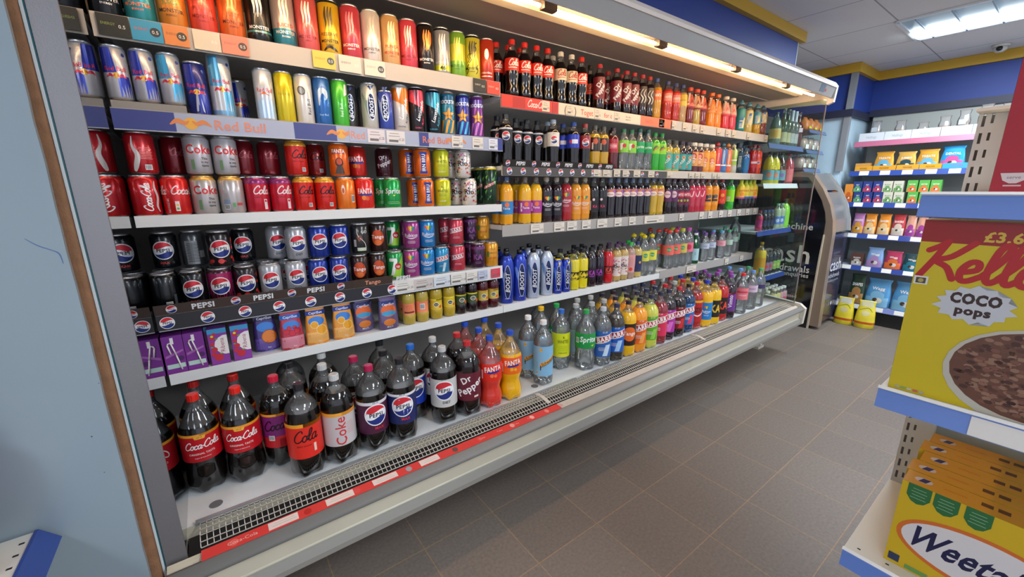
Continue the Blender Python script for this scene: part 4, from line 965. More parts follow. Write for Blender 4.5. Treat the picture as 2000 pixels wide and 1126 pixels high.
def shelf_row(shelf, z, y0, spec, tier=0, rows=1, zt=None, gap=.004, yaw=None):
    """spec: 'kind px; kind px first_row n_rows; ...' (px = column of the base centre in the 2000 px photo)"""
    for part in spec.replace('\n', ' ').split(';'):
        t = part.split()
        if not t: continue
        k = t[0]; px = float(t[1]); r0 = int(t[2]) if len(t) > 2 else 0; n = int(t[3]) if len(t) > 3 else rows
        K = KINDS[k]; d = K.get('half', (K['r'], K['r']))[1]
        zz = z if zt is None else zt
        x = xat(px, y0 + d + r0 * (2 * d + gap), zz)
        for i in range(r0, r0 + n):
            put(shelf, k, x, y0 + d + i * (2 * d + gap), zz, i, tier, yaw)

BOUNDS = {}
def relax():
    rows = {}
    for it in ITEMS: rows.setdefault((it['shelf'], it['tier']), []).append(it)
    for key, L in rows.items():
        for _ in range(900):
            moved = False
            for i, a in enumerate(L):
                for b in L[i + 1:]:
                    ra, rb_ = KINDS[a['kind']]['r'], KINDS[b['kind']]['r']
                    dx, dy = b['x'] - a['x'], b['y'] - a['y']; d = math.hypot(dx, dy); need = ra + rb_ + .0032
                    if 'half' in KINDS[a['kind']] or 'half' in KINDS[b['kind']]:
                        ha = KINDS[a['kind']].get('half', (ra, ra)); hb = KINDS[b['kind']].get('half', (rb_, rb_))
                        if abs(dy) >= ha[1] + hb[1]: continue
                        need = ha[0] + hb[0] + .002; d = abs(dx); dy = 0
                    if d < need - 1e-4:
                        moved = True
                        if a['row'] != b['row'] and 'half' not in KINDS[a['kind']] and 'half' not in KINDS[b['kind']]:
                            f_, k_ = (a, b) if a['row'] < b['row'] else (b, a)
                            k_['y'] = f_['y'] + math.sqrt(max(0, need * need - dx * dx)) + .0005
                            continue
                        if abs(dx) < 1e-3: dx = 1e-3
                        s = math.copysign(1, dx); want = math.sqrt(max(need * need - dy * dy, 1e-6)); e = (want - abs(dx)) / 2
                        if e > 0: a['x'] -= s * e; b['x'] += s * e
            lim = BOUNDS.get(key[0])
            if lim:
                for a in L:
                    q = KINDS[a['kind']].get('half', (KINDS[a['kind']]['r'],))[0] + .001
                    nx = min(max(a['x'], lim[0] + q), lim[1] - q)
                    if abs(nx - a['x']) > 1e-5: a['x'] = nx; moved = True
            if not moved: break
ORD = ['', 'first', 'second', 'third', 'fourth', 'fifth', 'sixth', 'seventh', 'eighth', 'ninth', 'tenth']
def build_items():
    relax()
    ITEMS[:] = [i for i in ITEMS if i['y'] + KINDS[i['kind']]['r'] < ((YB - .002) if i['shelf'] in BOUNDS and BOUNDS[i['shelf']][0] < 3.7 else 2.10)]
    groups = {}
    for it in ITEMS: groups.setdefault((it['shelf'], it['kind']), []).append(it)
    for (shelf, kind), L in groups.items():
        K = KINDS[kind]
        for tier in sorted(set(i['tier'] for i in L)):
            for row in sorted(set(i['row'] for i in L)):
                M = sorted([i for i in L if i['tier'] == tier and i['row'] == row], key=lambda i: i['x'])
                for n, it in enumerate(M):
                    bits = [K['desc']]
                    if len(M) > 1: bits.append((ORD[n + 1] + '-from-left'))
                    if len(set(i['tier'] for i in L)) > 1: bits.append('upper-layer' if tier else 'lower-layer')
                    if len(set(i['row'] for i in L)) > 1 or row: bits.append(('front-row', 'second-row', 'third-row', 'fourth-row')[row])
                    bits.append(shelf)
                    lab = ', '.join(bits)
                    yaw = it['yaw'] if it['yaw'] is not None else random.uniform(-.03, .03) if 'half' in K else facing_yaw(it['x'], it['y'])
                    g = (K['desc'] + ' items, ' + shelf) if len(L) > 1 else None
                    t = thing(K['name'], lab, K['cat'], (it['x'], it['y'], it['z'] + .0004), yaw, g)
                    objs = []
                    for pn, me, par in K['parts']:
                        objs.append(link(pn, me, t if par is None else objs[par]))
# ------------------------------------------------------------------ the room
def grid_mat(name, c1, c2, mortar, w, h, size, ox, oy, rough, bump=0.2, speck=None):
    m = bpy.data.materials.new(name); m.use_nodes = True; nt = m.node_tree; b = nt.nodes['Principled BSDF']
    tc = nt.nodes.new('ShaderNodeTexCoord'); mp = nt.nodes.new('ShaderNodeMapping'); mp.inputs['Location'].default_value = (-ox, -oy, 0)
    br = nt.nodes.new('ShaderNodeTexBrick'); br.offset = 0.0; br.squash = 1.0
    br.inputs['Scale'].default_value = 1.0; br.inputs['Brick Width'].default_value = w; br.inputs['Row Height'].default_value = h
    br.inputs['Mortar Size'].default_value = size; br.inputs['Mortar Smooth'].default_value = 0.3; br.inputs['Bias'].default_value = 0.0
    br.inputs['Color1'].default_value = lin(c1); br.inputs['Color2'].default_value = lin(c2); br.inputs['Mortar'].default_value = lin(mortar)
    nt.links.new(tc.outputs['Object'], mp.inputs['Vector']); nt.links.new(mp.outputs['Vector'], br.inputs['Vector'])
    col = br.outputs['Color']
    n = nt.nodes.new('ShaderNodeTexNoise'); n.inputs['Scale'].default_value = speck[0] if speck else 6; n.inputs['Detail'].default_value = 6
    nt.links.new(tc.outputs['Object'], n.inputs['Vector'])
    mx = nt.nodes.new('ShaderNodeMix'); mx.data_type = 'RGBA'; mx.blend_type = 'OVERLAY'; mx.inputs[0].default_value = speck[1] if speck else .2
    nt.links.new(col, mx.inputs[6]); nt.links.new(n.outputs['Fac'], mx.inputs[7]); nt.links.new(mx.outputs[2], b.inputs['Base Color'])
    b.inputs['Roughness'].default_value = rough
    bp = nt.nodes.new('ShaderNodeBump'); bp.inputs['Strength'].default_value = bump; bp.inputs['Distance'].default_value = 0.0015; bp.invert = True
    nt.links.new(br.outputs['Fac'], bp.inputs['Height']); nt.links.new(bp.outputs['Normal'], b.inputs['Normal'])
    return m
FLOOR = grid_mat('grey_floor_tile', '#7b7068', '#736962', '#987e62', .3015, .3015, .0022, .782 - .3015 * 10, .607 - .3015 * 10, .5, .25, (90, .35))
CEIL = grid_mat('ceiling_tile', '#dedcdd', '#d9d7d9', '#a09ca0', .6, .6, .005, 3.35 - 6, .953 - 6, .9, .3, (160, .15))
X0, X1, YB, CZ = -0.162, 3.65, 2.05, 2.38
struct('floor', MB().box(-3.0, 5.7, -3.2, 2.3, -.05, 0, FLOOR))
struct('ceiling', MB().box(-3.0, 5.7, -3.2, 2.3, CZ, CZ + .05, CEIL))
PAINT = mat('painted_wall_grey', '#b9bdbf', rough=.7, var=.03)
BLUEW = mat('royal_blue_wall_paint', '#223c8c', rough=.5, var=.05, vscale=3)
YELLOW = mat('mustard_trim', '#c79c2c', rough=.5)
PALE = mat('pale_blue_panel', '#b3cbda', rough=.35, var=.03)
struct('wall_back', MB().box(-3.0, 5.7, 2.2, 2.3, 0, CZ, PAINT))
struct('wall_right', MB().box(5.6, 5.7, -3.2, 2.2, 0, CZ, PAINT))
# blue bulkhead over the fridge, blue band on the far wall, mustard trim
mb = MB(); mb.box(-.2, 3.64, 1.43, 2.2, 2.01, CZ - .002, BLUEW); mb.box(3.64, 3.652, 1.428, 2.2, 2.01, CZ - .002, mat('pale_edge_bead', '#b8c4d0', rough=.4)); struct('trim_1', mb)
struct('trim_2', MB().box(-.2, 3.69, 1.395, 1.429, 2.315, CZ - .002, YELLOW).box(3.653, 3.69, 1.429, 2.2, 2.315, CZ - .002, YELLOW))
mb = MB(); mb.box(5.50, 5.599, -3.2, 1.42, 2.02, CZ - .002, BLUEW); mb.box(4.94, 5.599, 1.42, 2.199, 1.99, CZ - .002, BLUEW); struct('trim_3', mb)
mb = MB(); mb.box(5.465, 5.499, -3.2, 1.385, 2.30, CZ - .002, YELLOW); mb.box(4.905, 5.465, 1.385, 1.419, 2.30, CZ - .002, YELLOW); mb.box(4.905, 4.939, 1.419, 2.199, 2.30, CZ - .002, YELLOW); struct('trim_4', mb)
mb = MB(); mb.box(5.40, 5.50, -3.2, 1.39, 1.96, 2.02, mat('navy_shelf_edge', '#23263c', rough=.5)); mb.box(4.90, 5.50, 1.39, 2.199, 1.93, 1.99, mat('navy_shelf_edge', '#23263c')); struct('trim_5', mb)
struct('wall_column', MB().box(4.94, 5.599, 1.425, 2.199, 0, 1.93, PALE))
struct('trim_6', MB().box(4.915, 4.965, 1.405, 1.45, 1.44, 2.30, mat('grey_corner_bead', '#8e9196', rough=.4, metal=.3)))
# partition left of the fridge: white faced hardboard, raw brown edge, scribble of blue pen
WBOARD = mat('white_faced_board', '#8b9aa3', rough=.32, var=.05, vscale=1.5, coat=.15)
mb = MB()
prof = [(-2.6, 0), (-.2335, 0)]
rnd = random.Random(2)
prof += [(-.2325 + .0022 * i / 60 * 5 + rnd.uniform(-.0009, .0009), CZ * i / 60) for i in range(1, 60)]
prof += [(-.2215, CZ), (-2.6, CZ)]
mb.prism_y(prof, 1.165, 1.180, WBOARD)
a = Art(); a.B([(-277, 1214, .5), (-263, 1200, .9), (-247, 1190, .8), (-238, 1182, 1.1), (-236, 1163, .6)], '#4f6c9c')
a.D(-231, 905, .9, '#3c3c40'); a.D(-262, 790, 1.4, '#44403e'); a.D(-258, 700, 1.0, '#4a4a50')
a.bake(mb, flat_wrap(1.165), ink, 1e9)
struct('wall_left', mb)
struct('trim_7', MB().box(-2.6, -.2125, 1.181, 1.196, 0, CZ, mat('raw_hardboard', '#8a6244', rough=.85, bump=.6, bscale=300, var=.15, vscale=40)))

# ------------------------------------------------------------------ ceiling fittings
def ceiling_light(x, y, label):
    t = thing('ceiling_light', label, 'light', (x, y, CZ), 0, 'recessed fluorescent ceiling panels')
    fr = MB(); w, l = .3, .6; fm = mat('light_frame_white', '#dfe4e8', rough=.4)
    for sx in (-1, 1): fr.box(sx * w - .012, sx * w + .012, -l, l, -.012, -.001, fm)
    for sy in (-1, 1): fr.box(-w, w, sy * l - .012, sy * l + .012, -.012, -.001, fm)
    fr.build('frame', t)
    rf = MB(); rm = mat('louvre_reflector', '#9fb4c4', rough=.25, metal=.4)
    for k in range(-3, 4): rf.prism_y([(-.29, -.004), (.29, -.004), (.29, -.016), (-.29, -.016)], k * .17 - .004, k * .17 + .004, rm)
    rf.build('louvre', t)
    d = MB(); em = mat('fluorescent_diffuser', '#e4f6ff', emit=7.0)
    n = 8
    prof = [(.12 + .12 * math.cos(PI + PI * i / n), -.004 - .026 * math.sin(PI * i / n)) for i in range(n + 1)]
    d.prism_y(prof, -.58, .58, em); d.build('lamp_tube', t)
    b = MB(); b.box(-.29, .29, -.59, .59, -.0035, -.001, mat('lamp_housing_glow', '#a9c2d4', rough=.3)); b.build('housing', t)
    return t
ceiling_light(4.25, .36, 'recessed white fluorescent ceiling panel glowing over the far aisle')
t = thing('security_camera', 'small round security camera on the ceiling near the yellow trim', 'camera', (5.25, .60, CZ))
mb = MB(); lathe(mb, [(-20, 52), (0, 52)], 20, lambda z: mat('dome_cream', '#c8c6c2')); mb.build('mount', t)
mb = MB(); lathe(mb, [(-58, 6), (-55, 22), (-40, 38), (-20, 42)], 20, lambda z: mat('dome_cream', '#c8c6c2')); mb.build('dome', t)
mb = MB(); mb.tube((-.05, 0, -.035), (-.03, 0, -.035), .018, mat('lens_black', '#0c0c10', rough=.15)); mb.build('lens', t)

# ------------------------------------------------------------------ the open fridge
FR = thing('display_fridge', 'long open white display fridge filled with shelves of cold drinks', 'fridge', (X0, 1.2, 0))
def frp(name, mb, **k):
    o = mb.build(name, None, **k); o.parent = FR; o.matrix_parent_inverse = Matrix.Translation((-X0, -1.2, 0)); return o
INNER = mat('fridge_liner_grey', '#a5a09b', rough=.45, var=.04)
frp('back_panel', MB().box(X0, X1, YB, YB + .03, .3, 2.03, INNER))
frp('deck', MB().box(X0, X1, 1.292, YB - .001, .375, .40, mat('deck_white', '#e4e8ea', rough=.3, var=.04, vscale=6)), label='white base deck with grey plugs')
for x, y in ((-.095, 1.352), (1.13, 1.36), (2.36, 1.36)):
    mb = MB(); lathe(mb, [(400.2, 17), (401.2, 17)], 20, lambda z: mat('plug_grey', '#77777a'), close0=False)
    mb.v = [(v[0] + x, v[1] + y, v[2]) for v in mb.v]; frp('deck_plug', mb)
MIRROR = mat('mirror_end_liner', '#9a9da2', rough=.02, metal=1.0)
o = frp('end_panel', MB().box(X0 - .040, X0 - .004, 1.205, YB + .03, .0, 2.0, mat('panel_grey', '#9a9898')))
frp('mirror_panel', MB().box(X0 - .004, X0, 1.203, YB, .40, 1.98, MIRROR), label='mirrored inside of the left end')
frp('steel_trim', MB().box(X0 - .042, X0 + .001, 1.196, 1.205, 0, 2.03, STEEL), label='brushed grey steel strip')
frp('glass_edge', MB().box(X0 - .0445, X0 - .0425, 1.194, 1.204, 0, 2.03, mat('teal_glass_edge', '#1c5c64', rough=.2)))
frp('white_bead', MB().box(X0 - .0495, X0 - .0447, 1.194, 1.204, 0, 2.03, mat('white_bead', '#d3dde0', rough=.4)))
# right end: clear glass with a bright edge
GLASS = clear('end_glass', '#c8d8d8', frost=.02, rough=.01, ior=1.45, tcol='#e9f1ef')
frp('glass_panel', MB().box(X1 + .001, X1 + .007, 1.20, YB, .41, 1.90, GLASS), label='clear glass right end')
frp('glass_panel_edge', MB().box(X1 + .0, X1 + .009, 1.194, 1.1995, .41, 1.865, clear('glass_edge_clear', '#b8a8a0', frost=.45)))
# canopy
CAN = mat('canopy_grey', '#908c8a', rough=.4, var=.03)
mb = MB()
mb.prism_x([(1.154, 1.968), (1.170, 2.0), (2.08, 2.0), (2.08, 1.975), (1.30, 1.970), (1.18, 1.935), (1.178, 1.903), (1.170, 1.901)], X0 - .04, X1 + .01, CAN)
frp('canopy', mb)
mb = MB(); mb.prism_x([(1.149, 1.966), (1.149, 1.982), (1.165, 2.004), (1.176, 2.004), (1.176, 1.998), (1.158, 1.966)], X0 - .04, X1 + .02, mat('canopy_lip_white', '#d8ccc4', rough=.4)); frp('canopy_lip', mb)
mb = MB(); mb.prism_x([(1.150, 1.98), (1.168, 2.005), (2.08, 2.005), (2.08, 1.90), (1.60, 1.905), (1.56, 1.884), (1.40, 1.880), (1.24, 1.872), (1.19, 1.862), (1.158, 1.876)], X1 + .008, X1 + .038, mat('canopy_end_white', '#ddd6ce', rough=.4)); frp('canopy_end', mb, label='pale curved end cap')
UND = mat('canopy_lining', '#a1958b', rough=.5)
frp('canopy_lining', MB().prism_x([(1.375, 1.958), (1.588, 1.960), (1.588, 1.952), (1.375, 1.944)], X0, X1, UND))
frp('air_duct_lip', MB().prism_x([(1.586, 1.962), (1.594, 1.962), (1.594, 1.950), (1.586, 1.949)], X0, X1, mat('duct_lip_bright', '#f4ece4', rough=.3)), label='thin bright lip')
frp('duct_shade', MB().box(X0, X1, 1.595, YB, 1.966, 1.974, INNER))
frp('lamp_tray', MB().prism_x([(1.182, 1.938), (1.305, 1.962), (1.305, 1.956), (1.182, 1.932)], X0, X1 - .03, mat('lamp_tray_mauve', '#9c8c88', rough=.4)))
frp('lamp_reflector', MB().prism_x([(1.308, 1.962), (1.372, 1.962), (1.372, 1.938), (1.352, 1.929), (1.312, 1.931)], X0, X1 - .12, mat('lamp_trough_cream', '#f0dcb8', rough=.35)))
WARM = mat('warm_fluorescent_tube', '#ffd6a2', emit=24.0)
for i, (a_, b_) in enumerate(((-.10, 1.05), (1.13, 1.72), (1.80, 2.41), (2.49, 3.06), (3.14, 3.56))):
    frp('lamp_tube', MB().tube((a_, 1.250, 1.921), (b_, 1.250, 1.921), .0065, WARM, 8))
for x in (1.09, 1.76, 2.45, 3.10):
    frp('lamp_holder', MB().box(x - .030, x + .030, 1.236, 1.264, 1.912, 1.944, mat('lamp_holder_dark', '#4a4038')))
mb = MB(); mb.prism_x([(1.1530, 1.962), (1.1530, 1.918), (1.1515, 1.918), (1.1515, 1.962)], 3.40, 3.48, mat('lcd_grey', '#6c7684', rough=.2)); mb.box(3.49, 3.51, 1.1515, 1.153, 1.925, 1.94, ink('#c84a3c'))
for i in range(len(mb.v)): v = mb.v[i]; mb.v[i] = (v[0], v[1] + .0012 + (1.968 - v[2]) * .238, v[2])
frp('thermometer', mb, label='small grey temperature display')
# base
mb = MB()
mb.prism_x([(1.292, .40), (1.292, .375), (1.31, .30), (2.08, .30), (2.08, .235), (1.16, .235), (1.14, .243), (1.138, .262), (1.145, .29), (1.150, .295), (1.150, .372), (1.175, .385), (1.186, .388), (1.20, .34), (1.285, .34)], X0 - .04, X1 + .03, mat('base_cream', '#c2baa6', rough=.4, var=.04))
frp('base', mb)
frp('bumper', MB().prism_x([(1.125 + .024 * (1 - math.sin(PI * i / 8)) , .388 - .045 * i / 8) for i in range(9)] + [(1.156, .343), (1.156, .388)], X0 - .04, X1 + .03, mat('bumper_grey', '#85827e', rough=.5), True))
frp('kick_flange', MB().prism_x([(1.136, .292), (1.142, .294), (1.150, .285), (1.150, .237), (1.138, .240), (1.133, .262)], X0 - .04, X1 + .03, mat('flange_grey', '#a8a59e', rough=.35, metal=.3)))
frp('bumper_end', MB().prism_x([(1.118, .375), (1.16, .408), (1.42, .43), (1.46, .40), (1.46, .25), (1.15, .236), (1.125, .25)], X1 + .01, X1 + .045, mat('base_end_cream', '#cfc8ba', rough=.4)), label='moulded cream end of the base')
frp('kick_panel', MB().box(X0, X1 - .1, 1.86, 1.88, .0, .235, DARK))
for x in (-.05, 3.58):
    frp('foot', MB().box(x - .012, x + .012, 1.36, 1.39, .02, .235, CREAM).box(x - .07, x + .03, 1.35, 1.40, 0, .02, CREAM))
GR = mat('grille_cream', '#cfc9bd', rough=.4); mb = MB()
gp = [(1.286, .404), (1.270, .408), (1.250, .409), (1.230, .407), (1.210, .401), (1.196, .394)]
for (y, z) in gp: mb.tube((X0 + .03, y, z), (X1 - .05, y, z), .0016, GR, 5)
x = X0 + .03
while x < X1 - .05:
    for (y0_, z0_), (y1_, z1_) in zip(gp, gp[1:]): mb.tube((x, y0_, z0_ + .0008), (x, y1_, z1_ + .0008), .0013, GR, 4)
    x += .0142
frp('air_grille', mb, label='cream wire grid along the front')
frp('grille_shade', MB().prism_x([(1.285, .345), (1.285, .37), (1.20, .37), (1.20, .345)], X0, X1 - .04, DARK))  # dark sheet stands in for the shade below the wire grid
frp('deck_lip', MB().prism_x([(1.286, .40), (1.286, .410), (1.296, .411), (1.300, .4015), (1.300, .4005)], X0 + .02, X1 - .03, mat('lip_silver', '#b8bcc0', rough=.3, metal=.6)))
for x in (1.07, 2.33): frp('grille_clip', MB().prism_x([(1.292, .409), (1.25, .414), (1.20, .404), (1.20, .400), (1.25, .410), (1.292, .405)], x, x + .018, GR))

# ------------------------------------------------------------------ shelves with rails, strips and tickets
def strip(parent, name, x0, x1, z0, z1, y, col, fn=None, th=.003, tilt=0.0, **props):
    mb = MB(); m = ink(col) if isinstance(col, str) else col
    mb.box(x0, x1, y - th, y, z0, z1, m)
    if fn:
        a = Art(); fn(a); a.bake(mb, lambda x, yy, off: (x0 + x * .001, y - th - off, z0 + yy * .001), ink, 1e9)
    if tilt:
        mb.v = [(v[0], v[1] - (v[2] - z0) * tilt if tilt > 0 else v[1] - (v[2] - z1) * tilt, v[2]) for v in mb.v]
    o = mb.build(name, None, **props); o.parent = parent; return o
FRI = Matrix.Translation((-X0, -1.2, 0))
def shelf(x0, x1, z, name_label, z_low, rail, depth=.44, y=1.553):
    mb = MB(); mb.box(x0 + .002, x1 - .002, y + .003, y + depth, z - .018, z, WHITE)
    for x in (x0 + .02, x1 - .03): mb.prism_x([(y + .02, z - .018), (y + depth, z - .018), (y + depth, z - .04), (y + depth - .06, z - .04)], x, x + .004, WHITE)
    s = mb.build('shelf', None, label=name_label); s.parent = FR; s.matrix_parent_inverse = Matrix.Translation((-X0, -1.2, 0))
    strip(s, 'price_rail', x0 + .001, x1 - .001, z_low, z + .004, y + .003, rail, None, .004)
    return s
def tickets(s, spec, z0, z1, y=1.549, col='#dcd8d0', py=None):
    for px_ in spec.split():
        q = px_.split(':'); w = float(q[1]) if len(q) > 1 else .052; c = q[2] if len(q) > 2 else col
        x = xat(float(q[0]), y, (z0 + z1) / 2)
        def f(a, w=w, h=(z1 - z0) * 1000):
            a.smalltext(w * 420, h * .8, w * 600, 2, '#8a8884', h * .2, h * .045); a.R(w * 120, h * .14, w * 620, h * .32, '#6c6a68'); a.T('£1.25', w * 800, h * .36, h * .2, '#4a4a4c', w=w * 300)
        strip(s, 'price_ticket', x - w / 2, x + w / 2, z0, z1, y, c, f, .0015)
RL = mat('rail_cream', '#c8c0b4', rough=.45); RW = mat('rail_white', '#dfe1e0', rough=.35); RG = mat('rail_grey', '#a6a29e', rough=.4)
B0, B1, B2, B3 = X0 + .004, 1.09, 2.345, X1
Z = dict(mon=1.733, rbl=1.510, cok=1.228, pep=.947, jui=.750, r1=1.690, r2=1.398, r3=1.133, r4=.752, r4b=.765)
s = shelf(B0, B1, Z['mon'], 'top left shelf of tall cans', 1.680, RL)
def tag(c, tc, w, dotc='#33363a', t='0.5', word='ENERGY'):
    def f(a): a.T(word, w * 330, 28, 6, tc, w=w * 440); a.D(w * 1000 - 15, 24, 11, dotc); a.T(t, w * 1000 - 15, 24, 8, '#e8e8e0', w=17)
    return f
for pa, pb, c, tc, dc in ((190, 254, '#2c2d26', '#8a9c50', '#2c2d26'), (256, 318, '#3c9cc4', '#d0705c', '#3c3c3c'), (320, 369, '#e08a48', '#a8602c', '#4c4438'), (378, 431, '#ddd0b8', '#ddd0b8', '#ddd0b8'), (433, 486, '#e88c70', '#c86c50', '#5c4438'), (611, 655, '#e8c83c', '#b89428', '#4c4a30'), (662, 705, '#e0d4c0', '#8a8070', '#e0d4c0'), (712, 752, '#e4d8c4', '#b8a898', '#4c4438'), (925, 949, '#3c3830', '#c8c0b0', '#3c3830'), (951, 976, '#d84c38', '#f0b8a8', '#d84c38')):
    xa, xb = xat(pa, 1.546, 1.705), min(xat(pb, 1.546, 1.705), B1 - .001); w = xb - xa
    strip(s, 'shelf_tag', xa, xb, 1.684, 1.734, 1.547, c, tag(c, tc, w, dc))
s = shelf(B0, B1, Z['rbl'], 'left shelf of slim energy cans', 1.458, RG)
def f_rbstrip(a):
    H_ = 52
    for x0_, x1_ in ((0, 130), (430, 560), (860, 900), (1010, 1040), (1180, 1251)): a.R(x0_, 0, x1_, H_, '#3a448c')
    for cx in (165, 575, 1020):
        a.D(cx, 26, 16, '#e8b040')
        for s_ in (-1, 1): a.B([(cx + s_ * 46, 22, 2), (cx + s_ * 30, 32, 6), (cx + s_ * 14, 26, 5), (cx + s_ * 5, 32, 2)], '#e08a4c')
    for tx in (310, 480 - 60 + 40 - 130 + 60, ): pass
    for tx in (300, 395 + 0, 950): pass
    a.T('Red Bull', 285, 27, 27, '#e08c70', b=.03, w=150); a.T('Red Bull', 470 - 10, 27, 1, '#3a448c'); a.T('Red Bull', 930, 27, 24, '#d87c60', b=.03, w=110)
    a.R(-0, 0, 1251, 1.5, '#d8dce4')
strip(s, 'shelf_strip', B0 + .001, B1 - .001, 1.459, 1.511, 1.5485, '#a9b3cc', f_rbstrip, .002, label='blue and silver printed strip')
strip(s, 'shelf_strip', .445, .56, 1.463, 1.508, 1.5460, '#a9b3cc', lambda a: a.T('Red Bull', 57, 22, 24, '#e08c70', b=.03, w=104), .0008)
tickets(s, '735:.062:#e0d8dc 773:.07:#e0dcdc 893:.05 933:.052 963:.046:#d8dce8', 1.463, 1.508, 1.5455)
mb = MB(); RIS = clear('riser_acrylic', '#e8e4dc', frost=.35, rough=.1)
mb.box(B0 + .003, .004, 1.566, 1.66, Z['rbl'] + .001, Z['rbl'] + .024, RIS)
o = mb.build('riser_tray', None, label='clear plastic riser under the small cans'); o.parent = s
s = shelf(B0, B1, Z['cok'], 'left shelf of stacked soda cans', 1.200, RW)
s = shelf(B0, B1, Z['pep'], 'left shelf with black printed tray', .892, RW)
def f_ptop(a):
    for cx in range(40, 700, 160): a.globe(cx, 16, 13, 'PEPSI', '#c87070'); a.T('PEPSI', cx + 76, 16, 17, '#f2f0f0', b=.09, w=78)
    a.R(560, 2, 712, 32, '#4a3c34'); a.T('Tango', 636, 16, 16, '#f0a080', b=.06, w=62)
strip(s, 'shelf_strip', B0, .555, .944, .976, 1.546, '#4a3d38', f_ptop, .003, .35, label='brown printed tray front with logos')
def f_pbot(a):
    for cx in range(24, 712, 98): a.globe(cx, 22, 18)
strip(s, 'shelf_strip', B0, .556, .897, .942, 1.546, '#26262c', f_pbot, .002, label='black strip with round logos')
tickets(s, '790:.08 827:.085:#c8c0bc 864:.08:#d0d8e0 895:.08 921:.06 943:.05:#b8c0d8 968:.05:#d83c54', .900, .942, 1.5485)
s = shelf(B0, B1, Z['jui'], 'left lower shelf of small juices', .720, RW)
def U(p): return (xat(p, 1.549, 1.667) - 1.42) * 1000
s = shelf(B1, B2, Z['r1'], 'top right shelf, near bay', 1.640, RL)
strip(s, 'shelf_strip', B1, 1.42, 1.642, 1.693, 1.549, '#d8402e', lambda a: (a.R(60, 4, 130, 47, '#b83024'), a.script('Coca-Cola', 140, 14, 30, '#f4dcd0', w=.06), a.R(290, 4, 325, 47, '#b83024')), .002, label='red strip with white script')
strip(s, 'shelf_strip', 1.42, 2.04, 1.642, 1.693, 1.549, '#e4cfb4', lambda a: (a.T('Toget', U(1146), 24, 25, '#d8502c', b=.03, w=110), a.T('for c', U(1187), 24, 22, '#d8502c', b=.03, w=72), a.T('(', U(1104), 24, 36, '#5c5044'), a.T(')', U(1123), 24, 36, '#5c5044'), a.T('Our new', U(1226), 32, 8, '#5c5044', w=60), a.T('easier to', U(1226), 18, 8, '#5c5044', w=60)), .002)
strip(s, 'shelf_strip', 2.04, B2 - .002, 1.642, 1.693, 1.549, '#e8703c', lambda a: (a.T('FANTA', 80, 24, 18, '#c8502c', w=70, b=.04), a.T('£', 220, 24, 22, '#8a4a2c')), .002)
tickets(s, '1066:.045 1113:.04 1167:.045 1205:.045', 1.645, 1.690, 1.5465, '#dccab0')
s = shelf(B2, B3, Z['r1'], 'top right shelf, far bay', 1.640, RL); tickets(s, '1292 1315 1338 1357 1372 1404 1421 1433 1462 1496', 1.645, 1.688, 1.5485, '#dccab0')
s = shelf(B1, B2, Z['r2'], 'second right shelf, near bay', 1.357, RL)
def f_p2(a):
    for cx in range(24, 700, 150): a.globe(cx, 14, 12, 'PEPSI', '#c87070'); a.T('PEPSI', cx + 72, 14, 15, '#f2f0f0', b=.09, w=76)
strip(s, 'shelf_strip', B1 + .004, 1.83, 1.397, 1.426, 1.549, '#2c2624', f_p2, .003, .3, label='dark tray front with white lettering')
def f_p3(a):
    for cx in range(36, 620, 78): a.globe(cx, 18, 15)
strip(s, 'shelf_strip', B1 + .004, 1.66, 1.359, 1.396, 1.5485, '#4a4644', f_p3, .002, label='dark strip with round logos')
strip(s, 'shelf_strip', 1.83, 2.33, 1.359, 1.396, 1.5485, '#4a4644', lambda a: [a.globe(cx, 18, 13) for cx in (130, 260, 400)], .002)
tickets(s, '1166 1184 1205 1222 1244:.06 1272:.06', 1.361, 1.395, 1.546, '#d8ccb8')
s = shelf(B2, B3, Z['r2'], 'second right shelf, far bay', 1.357, RL); tickets(s, '1308 1350 1362 1373 1395 1405 1470', 1.362, 1.393, 1.5485, '#d8ccb8')
s = shelf(B1, B2, Z['r3'], 'third right shelf, near bay', 1.084, RG); tickets(s, '1049:.08 1092:.07 1117:.07 1145:.065 1176:.08 1207:.06 1235:.06 1278:.2', 1.088, 1.133, 1.5485, '#dcd4c8')
s = shelf(B2, B3, Z['r3'], 'third right shelf, far bay', 1.084, RG); tickets(s, '1331 1370 1387 1408 1425 1443 1460 1474', 1.088, 1.133, 1.5485, '#dcd4c8')
s = shelf(B1, B2, Z['r4'], 'fourth right shelf, near bay', .720, RW)
s = shelf(B2, B3, Z['r4b'], 'fourth right shelf, far bay', .7145, RG); tickets(s, '1350:.12 1419 1448', .716, .762, 1.5485, '#dcd4c8')
# ticket strip of the base
mb = MB(); ob = MB()
def f_red(a):
    for i, (x, c) in enumerate(((70, '#e86a60'), (250, '#b83028'), (390, '#d8504c'), (560, '#9ca0a4'), (735, '#5c5048'), (840, '#e0584c'), (990, '#e89c94'), (1090, '#f0b0a8'), (1170, '#e8887c'), (1250, '#c8a0a0'))): a.D(x, 15, 10, c, ry=11)
    a.T('Coca-Cola', 90, 15, 11, '#f0b4ac', w=70)
    for x in (850, 930, 1010, 1080): a.T('Coke', x, 15, 8, '#f0a49c', w=40)
    a.T('Diet Coke', 470, 15, 8, '#f0a49c', w=60); a.R(150, 2, 225, 28, '#e4d4cc'); a.R(300, 2, 380, 28, '#e4d4cc'); a.R(440, 4, 520, 28, '#e4d4cc'); a.R(600, 2, 670, 28, '#e4d4cc')
    a.smalltext(190, 20, 60, 2, '#9c8c88', 8); a.smalltext(340, 20, 60, 2, '#9c8c88', 8); a.smalltext(480, 20, 60, 2, '#9c8c88', 8); a.smalltext(640, 20, 50, 2, '#9c8c88', 8)
